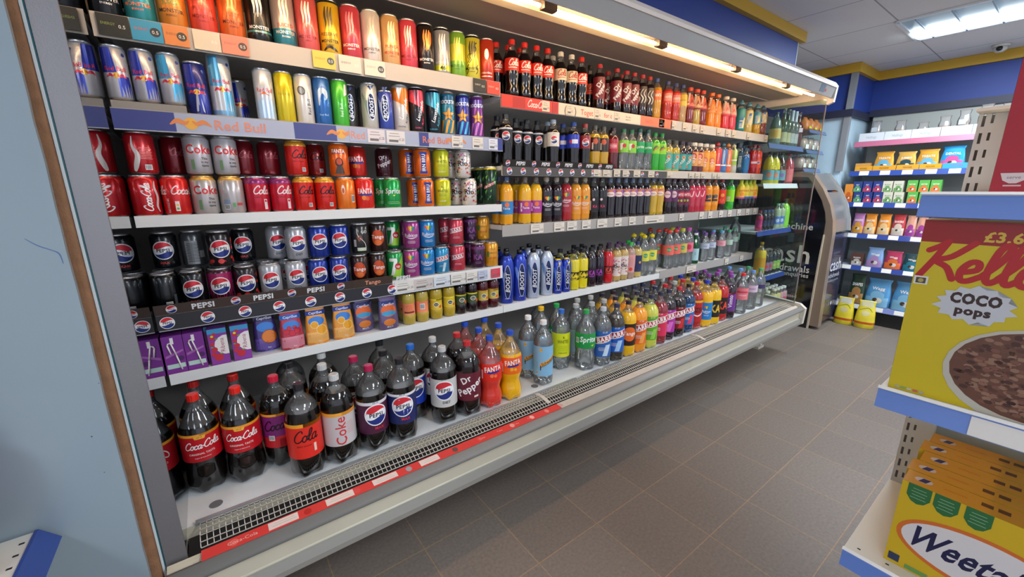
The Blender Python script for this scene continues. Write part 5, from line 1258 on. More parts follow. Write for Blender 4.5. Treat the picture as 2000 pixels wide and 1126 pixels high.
def slope(x0, x1, col, fn, label):
    mb = MB(); mb.box(x0, x1, 1.152, 1.186, .3895, .3905, ink(col))
    if fn: a = Art(); fn(a); a.bake(mb, lambda x, y, off: (x0 + x * .001, 1.154 + y * .001, .3905 + off), ink, 1e9)
    mb.v = [(v[0], v[1], v[2] + (v[1] - 1.152) * .12 - .001) for v in mb.v]
    frp('ticket_strip', mb, label=label)
slope(X0 + .03, 1.11, '#d8403a', f_red, 'red printed ticket strip')
slope(1.11, X1 - .06, '#c8bfb4', lambda a: [a.smalltext(x, 18, 46, 2, '#a89890', 8) for x in range(60, 900, 110)], 'beige ticket strip')
# ------------------------------------------------------------------ the drinks
YF = 1.562
for n_ in ('top left shelf', 'energy can shelf', 'left middle shelf', 'globe can shelf', 'left juice shelf'): BOUNDS[n_] = (X0 + .001, B1 - .002)
for n_ in ('top right shelf', 'second right shelf', 'third right shelf'): BOUNDS[n_] = (B1 + .022, B3 - .004)
BOUNDS['fridge deck'] = (X0 + .002, B3 - .03)
BOUNDS['fourth right shelf'] = (B1 + .003, B3 - .004); BOUNDS['fourth right shelf near bay'] = (B1 + .003, B2 - .003)
for n_ in ('beyond-fridge top shelf', 'beyond-fridge second shelf', 'beyond-fridge third shelf', 'beyond-fridge fourth shelf', 'beyond-fridge base'): BOUNDS[n_] = (3.722, 4.424)
shelf_row('top left shelf', Z['mon'], YF, '''m_black 212; m_teal 272; m_gold 335; m_punch 388; m_orange 445; m_blackw 497; m_silver 545; m_pink 590; m_yellow 632; m_red 672;
 m_white 710; m_peach 746; m_rose 782; m_nitro 817; m_grey 846; m_lime 876; m_scrib 906; m_copper 941; m_blackw 640 1 1; m_nitro 830 1 1; m_grey 862 1 1; m_copper 950 1 1; m_blackw 235 1 1; m_blackw 520 1 1''')
SL = 'energy can shelf'
shelf_row(SL, Z['rbl'] + .0255, YF + .006, 'rb_s 240; rb_s 292; rb_l 345')
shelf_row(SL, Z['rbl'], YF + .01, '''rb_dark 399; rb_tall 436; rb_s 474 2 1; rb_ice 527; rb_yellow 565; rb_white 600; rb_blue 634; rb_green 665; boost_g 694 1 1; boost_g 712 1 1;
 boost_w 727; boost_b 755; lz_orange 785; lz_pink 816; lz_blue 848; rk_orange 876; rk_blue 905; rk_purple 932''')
SL = 'left middle shelf'
z = Z['cok']
shelf_row(SL, z, YF, '''c_coke 285; c_cokerec 339; c_dietg 398; c_dietg2 449; c_cherry 492; c_cherry 535; c_zero 583; c_zero 627; c_oranget 665; c_fantar 700;
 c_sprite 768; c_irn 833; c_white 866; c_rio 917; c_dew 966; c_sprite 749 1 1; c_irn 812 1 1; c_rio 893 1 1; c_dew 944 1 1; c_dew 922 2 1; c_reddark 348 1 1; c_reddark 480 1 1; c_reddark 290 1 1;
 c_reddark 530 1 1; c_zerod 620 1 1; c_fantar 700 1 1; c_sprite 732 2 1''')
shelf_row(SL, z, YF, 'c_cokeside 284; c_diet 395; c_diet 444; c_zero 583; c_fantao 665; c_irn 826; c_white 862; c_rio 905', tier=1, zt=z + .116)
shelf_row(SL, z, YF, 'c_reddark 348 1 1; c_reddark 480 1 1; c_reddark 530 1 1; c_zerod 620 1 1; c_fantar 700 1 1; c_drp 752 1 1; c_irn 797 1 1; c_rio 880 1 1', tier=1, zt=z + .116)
SL = 'globe can shelf'
z = Z['pep']
shelf_row(SL, z, YF, '''p_maxs 325; p_max 382; p_cherry 435; p_dots 485; p_diet 534; p_diet 583; p_blue 626; p_blue2 666; t_tango 706; t_tango 741; u_7 774; r_purple 806;
 r_blue 834; b_blue 863; b_red 895; k_purple 934; k_gold 966; k_red 908 1 1; p_max 362 1 1; p_max 330 1 1; p_back 385 1 1; p_dots 445 1 1; p_diet 545 1 1; p_diet 600 1 1; t_bw 716 1 1; t_tango 748 1 1; u_7 772 1 1; r_purple 796 1 1;
 p_back 500 1 1; k_gold 958 1 1; b_red 872 1 1; k_purple 930 1 1; p_max 660 1 1; r_blue 835 1 1''')
shelf_row(SL, z, YF, 'p_dots 435; p_diet 583; p_blue 626; p_blue 666; t_bw 706; t_tango 741; r_purple 806; r_blue 834; b_red 891', tier=1, zt=z + .116)
shelf_row(SL, z, YF, 'p_max 330 1 1; p_back 385 1 1; p_diet 545 1 1; u_7 772 1 1; r_purple 796 1 1; b_red 872 1 1; k_purple 930 1 1; k_gold 958 1 1; p_max 480 1 1', tier=1, zt=z + .116)
SL = 'left juice shelf'
z = Z['jui']
shelf_row(SL, z, YF, '''ribs 336; ribs 368; ribm 404 1 1; ribm 434; ribm 476; cs_pu 524 1 1; cs_ch 574; cs_or 622; cs_or 673; cs_mo 712 1 1; cs_mo 760; kt 800; ktb 826; fsy 853; fsy 878;
 fsk 901; fsk 922; fsr 943; fsr 964''')
shelf_row(SL, z, YF, 'kt 792 1 1; fsy 840 1 1; fsk 895 1 1; fsr 935 1 1; ribs 345 1 1; ribs 375 1 1')
# the deck: (kind, base centre pixel)
SL = 'fridge deck'
def deck(kind, px_, py_, row=0, n=1, dx=0, yaw=None):
    x, y = on_z(px_, py_ - 7, .402); r = KINDS[kind]['r']
    x = max(x, X0 + r + .003); y = max(y, 1.30 + r)
    for i in range(n): put(SL, kind, x + dx * i, y + i * (2 * r + .004), .402, row + i, 0, yaw)
for a_ in (('coke2', 396, 955), ('coke2', 476, 935), ('cherry2', 543, 906), ('zero2', 607, 922), ('diet2', 668, 898), ('pmaxc2', 737, 872), ('pmax2', 791, 862), ('pdiet2', 872, 822), ('drp2', 917, 808),
           ('fantar2', 962, 798), ('fantay2', 1000, 783), ('schw', 1060, 752), ('lemw', 1094, 722), ('spr2', 1141, 723), ('barrlem', 1174, 716), ('barrblu', 1201, 706), ('tang2', 1223, 698), ('barror', 1247, 693),
           ('barrgr', 1270, 684), ('barrpk', 1284, 674), ('barrpu', 1299, 667), ('barrbk', 1319, 660), ('barrbl2', 1337, 652), ('tizer', 1353, 646), ('rubic2', 1372, 642), ('ka2y', 1389, 637), ('ka2r', 1403, 630),
           ('vimto2', 1419, 626), ('fwat', 1443, 616), ('watr', 1462, 608), ('wathl', 1477, 602)):
    deck(*a_)
for a_ in (('schw', 1031, 739, 1), ('spr2', 1116, 712, 1), ('pblue2', 817, 815, 1), ('pdiet2', 845, 800, 1)):
    deck(*a_)
BEH = {'coke2': ('coke2b', 1), 'cherry2': ('coke2b', 0), 'zero2': ('zero2', 2), 'diet2': ('diet2', 2), 'pmaxc2': ('pmaxc2', 1), 'pmax2': ('pmax2', 2), 'drp2': ('drp2', 1), 'fantar2': ('fantar2', 2), 'fantay2': ('fantay2', 2),
       'lemw': ('schw2', 2), 'barrlem': ('plain2', 2), 'barrblu': ('plain2', 2), 'tang2': ('plain2k', 2), 'barror': ('barror', 2), 'barrgr': ('barrgr', 2), 'barrpk': ('plain2d', 2), 'barrpu': ('plain2d', 2), 'barrbk': ('barrbk', 2),
       'barrbl2': ('plain2', 2), 'tizer': ('tizer', 2), 'rubic2': ('rubic2', 2), 'ka2y': ('ka2y', 2), 'ka2r': ('vimto2', 2), 'vimto2': ('vimto2', 2), 'fwat': ('watp', 2), 'watr': ('watr', 2), 'wathl': ('wathl', 1), 'spr2': ('plain2', 1)}
for it in [i for i in ITEMS if i['shelf'] == SL and i['row'] == 0]:
    b = BEH.get(it['kind'])
    if b:
        r = KINDS[b[0]]['r']; r0 = KINDS[it['kind']]['r']
        for i in range(b[1]):
            y = it['y'] + (r0 + r) * (i + 1) + .006 * (i + 1)
            if y < YB - r - .01: put(SL, b[0], it['x'] + .012 * (i % 2), y, .402, i + 1)
SL = 'top right shelf'
z = Z['r1']
shelf_row(SL, z, YF, '''coke5 1000; coke5 1024; coke5 1047; coke5 1068; diet5 1093; diet5 1114; coke5 1133; zero5 1150 1 1; drp5 1168; drp5 1184 1 1; drp5 1201; drp5 1220; drp5 1234; drp5b 1250; drp5b 1264;
 fan5o 1278; lil5 1299; lil5 1315; lem5 1328; lucr 1342; lucy 1355; lucr 1367; luco 1384; luco 1396; lucp 1412; lucp 1425; powt 1442; powy 1457; powb 1473; powd 1489''')
shelf_row(SL, z, YF, 'coke5 977 1 1; coke5 964 1 1; coke5 1012 1 1; diet5 1078 1 1; drp5 1210 1 1; lucr 1360 1 1; luco 1380 1 1; powt 1450 1 1; powb 1480 1 1; lil5 1305 1 1')
SL = 'second right shelf'
z = Z['r2']
shelf_row(SL, z, YF, '''pmax5 988; pdiet5 1079; pblu5 1118; pred5 1140; tang5 1159; tang5 1175; cher5 1194; sev5 1214; sev5 1229; spr5 1245; spr5 1261; dew5 1275; dew5 1287; oasy 1300; oasy 1314; oasd 1328; oasd 1339;
 frr 1350; frr 1361; fro 1373; fro 1385; sqr 1396; sqb 1407; sqo 1416; sqg 1427; powdk 1438; powbl 1451; isor 1467; isoo 1482''')
shelf_row(SL, z, YF, 'pmax5 968 1 1; pmax5 1012 1 1; pmax5 1030 1 1; pmax5 1048 1 1; pdiet5 1064 1 1; pblu5 1098 1 1; pmax5 1020 2 1; isor 1478 1 1; powdk 1445 1 1; spr5 1255 1 1; tang5 1168 1 1; cher5 1190 1 1')
SL = 'third right shelf'
z = Z['r3']
shelf_row(SL, z, YF, '''ftz 988; fpz 1028; fpz 1052; rubk 1071; rubk 1088; rubr 1105; rubo 1122; rubo 1137; pepk 1154; pepk 1171; ribk 1186; ribk 1201; ribk 1216; ribk 1230; ribk 1244; ribk 1258; riby 1271; riby 1284;
 vimk 1301; vimk 1312; vimm 1323; vimm 1334; vimp 1345; vimp 1355; vimp 1365; boc 1378; boc 1391; kabl 1405; lime5 1422; colr 1442; colb 1452; colb 1463; colr 1472''')
shelf_row(SL, z, YF, 'ftz 970 1 1; fpz 1009 1 1; rubk 1083 1 1; ribk 1225 1 1; vimk 1320 1 1; colr 1450 1 1')
SL = 'fourth right shelf near bay'
z = Z['r4']
shelf_row(SL, z, YF, 'bo_b 990; bo_b 1015; bo_w 1041; bo_w 1067; bo_s 1088; bo_s 1104')
shelf_row(SL, z, YF, '''bo_b 990 1 2; bo_b 1020 1 1; bo_w 1050 1 2; bo_s 1090 1 2; bo_s 1110 1 1; kay 1120 0 2; kay 1136 0 2; kap 1152 0 3; kap 1167 0 3; kar 1185 0 2; rio5 1203 0 2; rio5 1222 0 2;
 gcap 1240 0 2; ncap 1253; voly 1263 0 2; voly 1277 0 2''')
SL = 'fourth right shelf'
shelf_row(SL, Z['r4b'], YF, '''volr 1304 0 3; volr 1315 0 2; volg 1326 0 2; volp 1338 0 2; pell 1354; wc 1373 0 2; wc 1386 0 3; evi 1405 0 2; hig 1419 0 2; hig 1433 1 2; bub 1456 1 1''')

# ------------------------------------------------------------------ shelving beyond the fridge (drinks, then bread)
DS = thing('drinks_shelving', 'white shelving with blue rails beyond the fridge, seen through its glass end', 'shelving', (3.72, 1.575, 0))
DSI = Matrix.Translation((-3.72, -1.575, 0))
def part(name, mb, parent, inv, **k):
    o = mb.build(name, None, **k); o.parent = parent
    if parent.parent is None: o.matrix_parent_inverse = inv
    return o
part('back_panel', MB().box(3.72, 4.42, 2.10, 2.12, 0, 2.15, mat('shelving_back', '#6c6c6a')), DS, DSI)
part('side_panel', MB().box(3.70, 3.72, 1.70, 2.12, 0, .35, CREAM), DS, DSI)
SLATE = mat('slate_rail', '#5c6c94', rough=.4)
for zz, rm in ((1.64, SLATE), (1.325, RW), (.93, BLUERAIL), (.51, BLUERAIL)):
    s = part('shelf', MB().box(3.72, 4.41, 1.578, 2.10, zz - .02, zz, WHITE), DS, DSI)
    mb = MB(); mb.prism_x([(1.573, zz + .004), (1.560, zz - .036), (1.565, zz - .038), (1.578, zz)], 3.72, 4.41, rm); part('price_rail', mb, s, DSI)
part('shelf', MB().box(3.72, 4.41, 1.50, 2.10, .16, .19, CREAM), DS, DSI)
shelf_row('beyond-fridge top shelf', 1.64, 1.585, 'gin 1510; wineg 1524; wineg 1532; winew 1541; winew 1548; winer 1556')
shelf_row('beyond-fridge second shelf', 1.325, 1.585, 'wkd 1497; wkd 1508; wkr 1520; wkp 1535')
shelf_row('beyond-fridge third shelf', .93, 1.585, 'mix6 1489; mix6 1496; mix6 1503; tonc 1514; tonc 1522; limc 1534; pinkb 1480')
shelf_row('beyond-fridge fourth shelf', .51, 1.585, 'orsq 1480; dksq 1492; dksq 1499; dksg 1507; dksg 1514')
shelf_row('beyond-fridge base', .19, 1.51, 'yoy 1494 0 3; yoy 1508 0 3; yoy 1521 0 3; yog 1534 0 3; yog 1547 0 3')
# ------------------------------------------------------------------ bread bay over the cash machine
BS = thing('bread_shelving', 'dark edged shelves of bread above the cash machine', 'shelving', (4.47, 1.52, 0)); BSI = Matrix.Translation((-4.47, -1.52, 0))
part('back_panel', MB().box(4.46, 4.90, 2.05, 2.07, 1.44, 2.0, mat('shelving_back', '#6c6c6a')), BS, BSI)
for zz in (1.80, 1.625, 1.462):
    s = part('shelf', MB().box(4.46, 4.86, 1.56, 2.05, zz - .014, zz, mat('slate_shelf', '#4a5468', rough=.4)), BS, BSI)
    part('price_rail', MB().prism_x([(1.562, zz + .002), (1.545, zz - .03), (1.552, zz - .032), (1.566, zz - .002)], 4.46, 4.86, SLATE), s, BSI)
LOAF = mat('brown_loaf', '#a8784c', rough=.7, var=.2, vscale=30); FILM = clear('bag_film', '#e8e4e0', frost=.25, rough=.12, tcol='#f0f0f0')
def loaf(x, y, z, label, c=None, s=1.0):
    t = thing('bread_loaf', label, 'bread', (x, y, z), random.uniform(-.2, .2), 'bagged loaves above the cash machine')
    mb = MB(); loft(mb, [(3, 44 * s, 52), (20, 50 * s, 60), (70, 50 * s, 58), (95, 40 * s, 48), (104, 20 * s, 30)], 16, c or LOAF); mb.build('loaf', t)
    mb = MB(); loft(mb, [(0, 50 * s, 58), (20, 56 * s, 66), (78, 56 * s, 64), (108, 34 * s, 44), (118, 12, 12), (128, 16, 14)], 16, FILM); mb.build('wrapper', t)
    mb = MB(); mb.box(-.024, .024, -.0665, -.066, .012, .05, TICKET); mb.build('paper_tag', t)
PINKL = mat('wrapped_loaf_pink', '#c8a49c', rough=.5)
for i, (x, zz, c) in enumerate(((4.53, 1.4625, PINKL), (4.66, 1.4625, None), (4.79, 1.4625, None), (4.53, 1.6255, None), (4.66, 1.6255, None), (4.79, 1.6255, PINKL))):
    loaf(x, 1.64, zz, ('pinkish', 'first brown', 'second brown')[i % 3] + ' bagged loaf on the ' + ('lower' if i < 3 else 'middle') + ' bread shelf above the cash machine', c)
for i, x in enumerate((4.53, 4.66, 4.79)):
    t = thing('snack_bag', ('left', 'middle', 'right')[i] + ' orange bag of rolls on the top bread shelf', 'bag', (x, 1.63, 1.8005), 0, 'orange bags of rolls')
    mb = MB(); loft(mb, [(0, 46, 44), (20, 56, 52), (70, 52, 46), (95, 26, 20), (112, 30, 8)], 14, mat('rolls_bag', '#c8743c', rough=.4, var=.25, vscale=25)); mb.build('bag_body', t)
    mb = MB(); mb.box(-.03, .03, -.054, -.053, .012, .03, ink('#d8d43c')); mb.build('label', t)

# ------------------------------------------------------------------ cash machine
AT = thing('cash_machine', 'black and silver cash machine kiosk with curved hood beside the fridge', 'cash machine', (4.44, 1.24, 0)); ATI = Matrix.Translation((-4.44, -1.24, 0))
TAN = mat('kiosk_champagne', '#9c8878', rough=.35, metal=.35, var=.03); SIL = mat('kiosk_silver', '#8f9092', rough=.32, metal=.5, var=.03); BLK = mat('kiosk_black', '#121118', rough=.12, coat=.5)
front = [(1.235, .03), (1.245, .5), (1.249, .888)]; hood = [(1.249, .895), (1.263, 1.009), (1.302, 1.142), (1.376, 1.283), (1.474, 1.419)]
part('frame', MB().prism_x(front + hood + [(1.52, 1.425), (1.95, 1.425), (1.95, .03)], 4.442, 4.525, TAN), AT, ATI)
side = [(1.321, .0), (1.317, .687), (1.311, .882), (1.312, .996), (1.327, 1.076), (1.37, 1.186), (1.446, 1.311), (1.500, 1.385), (1.94, 1.40), (1.94, 0)]
mb = MB(); mb.prism_x(side, 4.430, 4.4415, BLK)
a = Art()
def kt(s_, yr, zc, h, w=None):       # right-aligned on the side face; u = -y
    vs, fs, wd = glyphs(s_, .03); W = min(w or 1e9, wd * h / .7); a.T(s_, -yr * 1000 - W / 2, zc * 1000, h, '#d8d0c4', b=.03, w=w)
kt('cash machine', 1.388, .945, 58, 520); kt('cash', 1.377, .69, 165, 560); kt('withdrawals', 1.372, .553, 62, 400); kt('balance enquiries', 1.372, .495, 40, 400); kt('permitted', 1.44, .285, 30, 180)
a.bake(mb, lambda x, y, off: (4.430 - off, -x * .001, y * .001), ink, 1e9)
part('side_panel', mb, AT, ATI, label='glossy black side with white lettering')
part('side_trim', MB().prism_x([(1.322, 0), (1.318, .687), (1.312, .882), (1.304, .882), (1.306, .5), (1.308, 0)], 4.428, 4.4418, mat('kiosk_trim_pale', '#c8bca8', rough=.4)), AT, ATI)
hb = [(y + .022, z) for y, z in hood]
part('hood', MB().prism_x(hb + [(1.52, 1.42), (1.90, 1.42), (1.90, .89)], 4.5255, 4.905, SIL), AT, ATI)
part('hood_edge', MB().prism_x(hood + [(1.53, 1.43), (1.53, 1.40), (1.40, 1.27), (1.30, 1.0), (1.29, .895)], 4.9055, 4.930, mat('kiosk_edge_bright', '#b8babc', rough=.3, metal=.5)), AT, ATI)
part('hood_recess', MB().prism_x([(1.49, 1.37), (1.50, 1.40), (1.385, 1.262), (1.38, 1.25)], 4.57, 4.86, BLK), AT, ATI)
mb = MB(); mb.prism_x([(1.253, .05), (1.262, .5), (1.266, .875), (1.90, .875), (1.90, .05)], 4.5255, 4.930, mat('kiosk_slate', '#34344a', rough=.22, coat=.4))
a = Art(); a.T('cash', 205, 590, 115, '#d8d8dc', b=.03, w=280); a.T('withdrawals', 190, 490, 44, '#c8c8d0', w=300); a.T('and balance enquiries', 190, 440, 22, '#a8a8b4', w=300); a.R(60, 740, 300, 830, '#22222c'); a.R(90, 690, 270, 712, '#4c4c5c')
for i in range(5): a.R(40 + 60 * i, 190, 76 + 60 * i, 224, ('#8c5c5c', '#5c5c6c', '#6c6c8c', '#c8c8cc', '#8c7c6c')[i])
a.smalltext(190, 262, 280, 2, '#5c5c6c', 12, 3)
a.bake(mb, lambda x, y, off: (4.5255 + x * .001, 1.2535 + min(y, 870) * .0000145 - off - .0002, y * .001), ink, 1e9)
part('fascia', mb, AT, ATI, label='dark slate front with white lettering')
part('plinth', MB().box(4.46, 4.91, 1.30, 1.92, .0, .05, DARK), AT, ATI)  # solid black box stands in for the shaded gap under the kiosk

# ------------------------------------------------------------------ pet food shelving on the end wall
PS = thing('pet_food_shelving', 'blue edged shelving of pet food against the far wall', 'shelving', (5.015, .6, 0)); PSI = Matrix.Translation((-5.015, -.6, 0))
PY0, PY1 = .25, 1.36
part('back_panel', MB().box(5.425, 5.445, PY0, PY1, 0, 1.97, mat('shelving_back_pale', '#9a9c98')), PS, PSI)
part('plinth', MB().box(5.045, 5.425, PY0, PY1, 0, .15, DARK), PS, PSI)
PINK = mat('pink_rail', '#b0607c', rough=.4)
for zz, rm in ((1.700, PINK), (1.438, BLUERAIL), (1.152, BLUERAIL), (.862, BLUERAIL), (.555, BLUERAIL), (.180, mat('lilac_rail', '#7c88c4', rough=.4))):
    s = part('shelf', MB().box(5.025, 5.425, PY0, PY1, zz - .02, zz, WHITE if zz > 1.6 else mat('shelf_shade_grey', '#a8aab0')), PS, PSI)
    mb = MB(); mb.v = []; P = [(5.019, zz + .003), (5.007, zz - .043), (5.013, zz - .045), (5.025, zz - .002)]
    mb.prism_y(P, PY0, PY1, rm); part('price_rail', mb, s, PSI)
    for y in ([1.25, 1.1, .95, .8, .66] if zz < 1.6 else []):
        part('price_ticket', MB().prism_y([(5.018, zz - .002), (5.008, zz - .038), (5.007, zz - .037), (5.017, zz)], y - .035, y + .035, TICKET), s, PSI)
def yat(px_, x, z):
    q = (px_ - 1000.0) / FOC; b = AX * x + AZ * (z - H); return -(b.x + q * b.z) / (AY.x + q * AY.z)
def endput(shelfname, z, xf, spec, tier=0):
    for p in spec.split(';'):
        t_ = p.split()
        if not t_: continue
        K = KINDS[t_[0]]; hx, hy = K.get('half', (K['r'], K['r']))
        x = xf + hy; y = yat(float(t_[1]), xf, z)
        lab = K['desc'] + (', ' + ' '.join(t_[2:]) if len(t_) > 2 else '') + ', ' + shelfname
        r = thing(K['name'], lab, K['cat'], (x, y, z + .0005), -PI / 2, 'pet food on ' + shelfname)
        objs = []
        for pn, me, par in K['parts']: objs.append(link(pn, me, r))
PKW = 84
def petp(key, c1, c2, desc, w=120, h=165, word='', d=50, shape='pouch', wc='#f4f0ec', name='pet_treat_pouch'):
    def f(a, w=w, h=h):
        a.R(-w * .42, h * .02, w * .42, h * .36, c2); a.D(0, h * .42, w * .26, c2, ry=h * .15); a.T(word, 0, h * .66, h * .1, wc, w=w * .6, b=.05)
        a.D(w * .08, h * .24, w * .13, '#e8e4dc'); a.D(-w * .06, h * .26, w * .09, '#4c3c30')
    if shape == 'pouch': pouch(key, w, d, h, c1, f, desc, name=name, topw=w * .44)
    else: carton(key, w, d, h, c1, f, desc, name=name)
petp('pp_flat', '#c89048', '#5ca0c0', 'low amber packs with blue band', 110, 70, '', 60, 'box')
petp('pp_y1', '#dc9c34', '#6cb0d0', 'amber treat pouch with white patch', 144, 165, 'TREATS'); petp('pp_y2', '#d8a850', '#2c4c54', 'amber treat pouch with dark oval', 138, 155, 'JUMBO'); petp('pp_b', '#2c9cd8', '#d85c9c', 'sky blue treat pouch', 150, 182, 'DENTAL')
petp('pb_o', '#e08a34', '#c85c24', 'slim orange carton', 66, 170, '', 60, 'box'); petp('pb_n1', '#28407c', '#5ca06c', 'navy carton with green foot', 66, 96, 'PET', 60, 'box'); petp('pb_n2', '#2c3c80', '#b03c5c', 'navy carton with pink band', 66, 96, 'PET', 60, 'box')
petp('pb_c', '#d0ccb8', '#6c9a5c', 'cream carton with green oval', 66, 96, 'BUTCH', 60, 'box', '#3c6c3c'); petp('pb_g', '#5cac4c', '#d8743c', 'green carton with orange foot', 66, 100, 'NATURE', 60, 'box')
petp('pb_y', '#2c84c4', '#1c4c7c', 'blue carton with yellow cap band', 100, 90, 'BAKED', 60, 'box')
petp('pd_p', '#b878b0', '#e0a03c', 'mauve and amber dog pouch', 96, 190, 'BAKERS'); petp('pd_o', '#e08c2c', '#f0c890', 'orange dog pouch with collie photo', 98, 190, 'BAKERS'); petp('pd_r', '#b83c44', '#e0d0c0', 'red dog pouch with collie photo', 98, 190, 'BAKERS')
petp('pd_m', '#d8a08c', '#a8489c', 'patterned snack pouch with magenta foot', 74, 185, ''); petp('pd_t', '#e87c24', '#c84c1c', 'bright orange pouch', 80, 150, '')
petp('pw_b', '#5c3c34', '#b8b4ac', 'dark brown treat box', 90, 115, 'BAKERS', 60, 'box'); petp('pw_l', '#86a8d8', '#b08cc0', 'pale blue bag of treats', 132, 185, 'Wagg'); petp('pw_p', '#b83c64', '#e8743c', 'crimson bag of treats', 132, 165, 'Wagg'); petp('pw_t', '#284c58', '#2c7c94', 'dark teal bag of treats', 124, 155, 'Wagg')
petp('pl_s', '#2c4434', '#b0804c', 'brown and green biscuit sack', 130, 290, 'SHAPES', 70); petp('pl_w', '#5ca0d4', '#88c0e4', 'large sky blue sack', 196, 270, 'Wagg', 80)
petp('tray_o', '#e0a03c', '#e0a03c', 'amber shelf tray', 10, 10, '', 10, 'box')
def tray(x, y0, y1, z, h, c, label, txt, tc, obj='display_tray'):
    t = thing(obj, label, 'tray', (x + .1, (y0 + y1) / 2, z + .0005), -PI / 2, 'cardboard display trays on the pet shelving')
    w = (y1 - y0) * 500 - 1; mb = MB(); m = ink(c); X = w * .001
    mb.box(-X, X, -.099, -.096, 0, h, m); mb.box(-X, X, .096, .099, 0, h, m); mb.box(-X, X, -.096, .096, 0, .0005, m)
    a = Art(); a.T(txt, 0, h * 500, h * 300, tc, w=w * .8, b=.02); a.bake(mb, flat_wrap(-.099), ink, 1e9); mb.build('tray_body', t)
for i, (a0, a1) in enumerate(((1.16, 1.34), (.98, 1.158), (.80, .978), (.62, .798), (.44, .618))):
    tray(5.030, a0, a1, 1.700, .075, '#c8ccd2', ('leftmost', 'second', 'third', 'fourth', 'rightmost')[i] + ' white card tray on the pink edged top shelf', 'Hollings', '#9aa0a6')
bg = [('pp_flat', 1.25), ('pp_y1', 1.10), ('pp_y2', .955), ('pp_y1', .81)]
for i, (a0, a1) in enumerate(((1.20, 1.33), (1.035, 1.198), (.885, 1.033), (.745, .883), (.57, .743))):
    tray(5.030, a0, a1, 1.438, .045, '#dc9c30' if i < 4 else '#3ca0dc', ('leftmost', 'second', 'third', 'fourth')[i] + ' amber card tray on the shelf under the pink rail' if i < 4 else 'sky blue card tray under the blue treat pouch', 'PEDIGREE' if i < 4 else 'RIZOLERS', '#5c3c14' if i < 4 else '#b03c8c')
endput('shelf under pink rail', 1.4395, 5.040, 'pp_flat 1683; pp_y1 1722 left of the dark oval one; pp_y2 1765; pp_y1 1807 right of the dark oval one; pp_b 1855')
endput('white tray shelf', 1.152, 5.030, 'pb_o 1654')
for tier, word in ((0, 'lower layer'), (1, 'upper layer')):
    zz = 1.152 + tier * .0975
    endput('second blue rail shelf', zz, 5.030, 'pb_n1 1673 %s; pb_n2 1692 left stack, %s; pb_n2 1712 right stack, %s; pb_c 1731 left stack, %s; pb_c 1752 right stack, %s; pb_g 1779 left stack, %s; pb_g 1802 middle stack, %s; pb_g 1825 right stack, %s'.replace('%s', word))
endput('second blue rail shelf', 1.152, 5.030, 'pb_y 1855')
endput('third blue rail shelf', .862, 5.030, 'pd_p 1672; pd_o 1695 left one; pd_o 1722 right one; pd_r 1750; pd_m 1774 left one; pd_m 1795 right one; pd_t 1820')
endput('fourth blue rail shelf', .555, 5.030, 'pw_b 1671; pw_l 1704; pw_p 1740; pw_t 1776; pd_t 1806')
endput('bottom pet shelf', .180, 5.030, 'pl_s 1667; pl_w 1708 left one; pl_w 1762 right one')
# clear bags of sliced roots etc. on the top shelf
for i, (px_, s_, tag_) in enumerate(((1692, 1.0, 1), (1718, .9, 0), (1752, .7, 0), (1790, .9, 0), (1822, 1.1, 1), (1852, 1.25, 0), (1880, 1.2, 1))):
    y = (1.25, 1.08, .93, .80, .69, .575, .46)[i]
    t = thing('treat_bag', ('first', 'second', 'third', 'fourth', 'fifth', 'sixth', 'seventh')[i] + ' clear crinkled bag from the left in the white card trays', 'bag', (5.130, y, 1.7018), -PI / 2 + random.uniform(-.1, .1), 'clear treat bags in white trays')
    mb = MB(); secs = [(0, 36, 28), (30, 36, 34), (90 * s_ + 20, 40, 32), (130 * s_ + 20, 30, 14), (165 * s_ + 20, 36, 5)]
    loft(mb, secs, 14, clear('crinkle_film', '#c8c4c4', frost=.22, rough=.06, tcol='#eeeeee')); mb.build('bag_film', t)
    mb = MB(); loft(mb, [(2, 30, 22), (40, 36, 30), (80 * s_ + 20, 30, 24)], 10, mat('root_chews', '#a88468', rough=.7, var=.3, vscale=40)); mb.build('bag_contents', t)
    if tag_: mb = MB(); mb.box(-.022, .022, -.0405, -.040, .085, .125, mat('faded_label', '#b4bac0')); mb.build('label', t)
# yellow sacks on the floor
for i, px_ in enumerate((1643, 1678)):
    y = (1.165, 1.005)[i]
    def f_sack(a, w, h):
        a.R(-w * .5, h * .16, w * .5, h * .24, '#d05c28'); a.D(0, h * .55, w * .22, '#e8dc9c', ry=h * .1); a.R(-w * .3, h * .78, w * .3, h * .98, '#d8d4a8' if i else '#d8d8c8'); a.B([(-w * .3, h * .66, 2), (w * .1, h * .74, 3), (w * .3, h * .62, 2)], '#6c8c3c')
    kk = 'sack%d' % i
    pouch(kk, 150, 90, 262, '#dcc82c', f_sack, 'x', topw=60, m=mat('yellow_sack', '#dcc82c', rough=.35, coat=.2, var=.12, vscale=14, bump=.5, bscale=18))
    t = thing('dry_food_sack', ('yellow sack with orange band on the floor beside the cash machine', 'yellow sack with orange band on the floor, right of its twin')[i], 'sack', (4.88, y, .0005), -PI / 2 + .15 * i, 'yellow sacks on the floor')
    link('sack_body', KINDS[kk]['parts'][0][1], t)

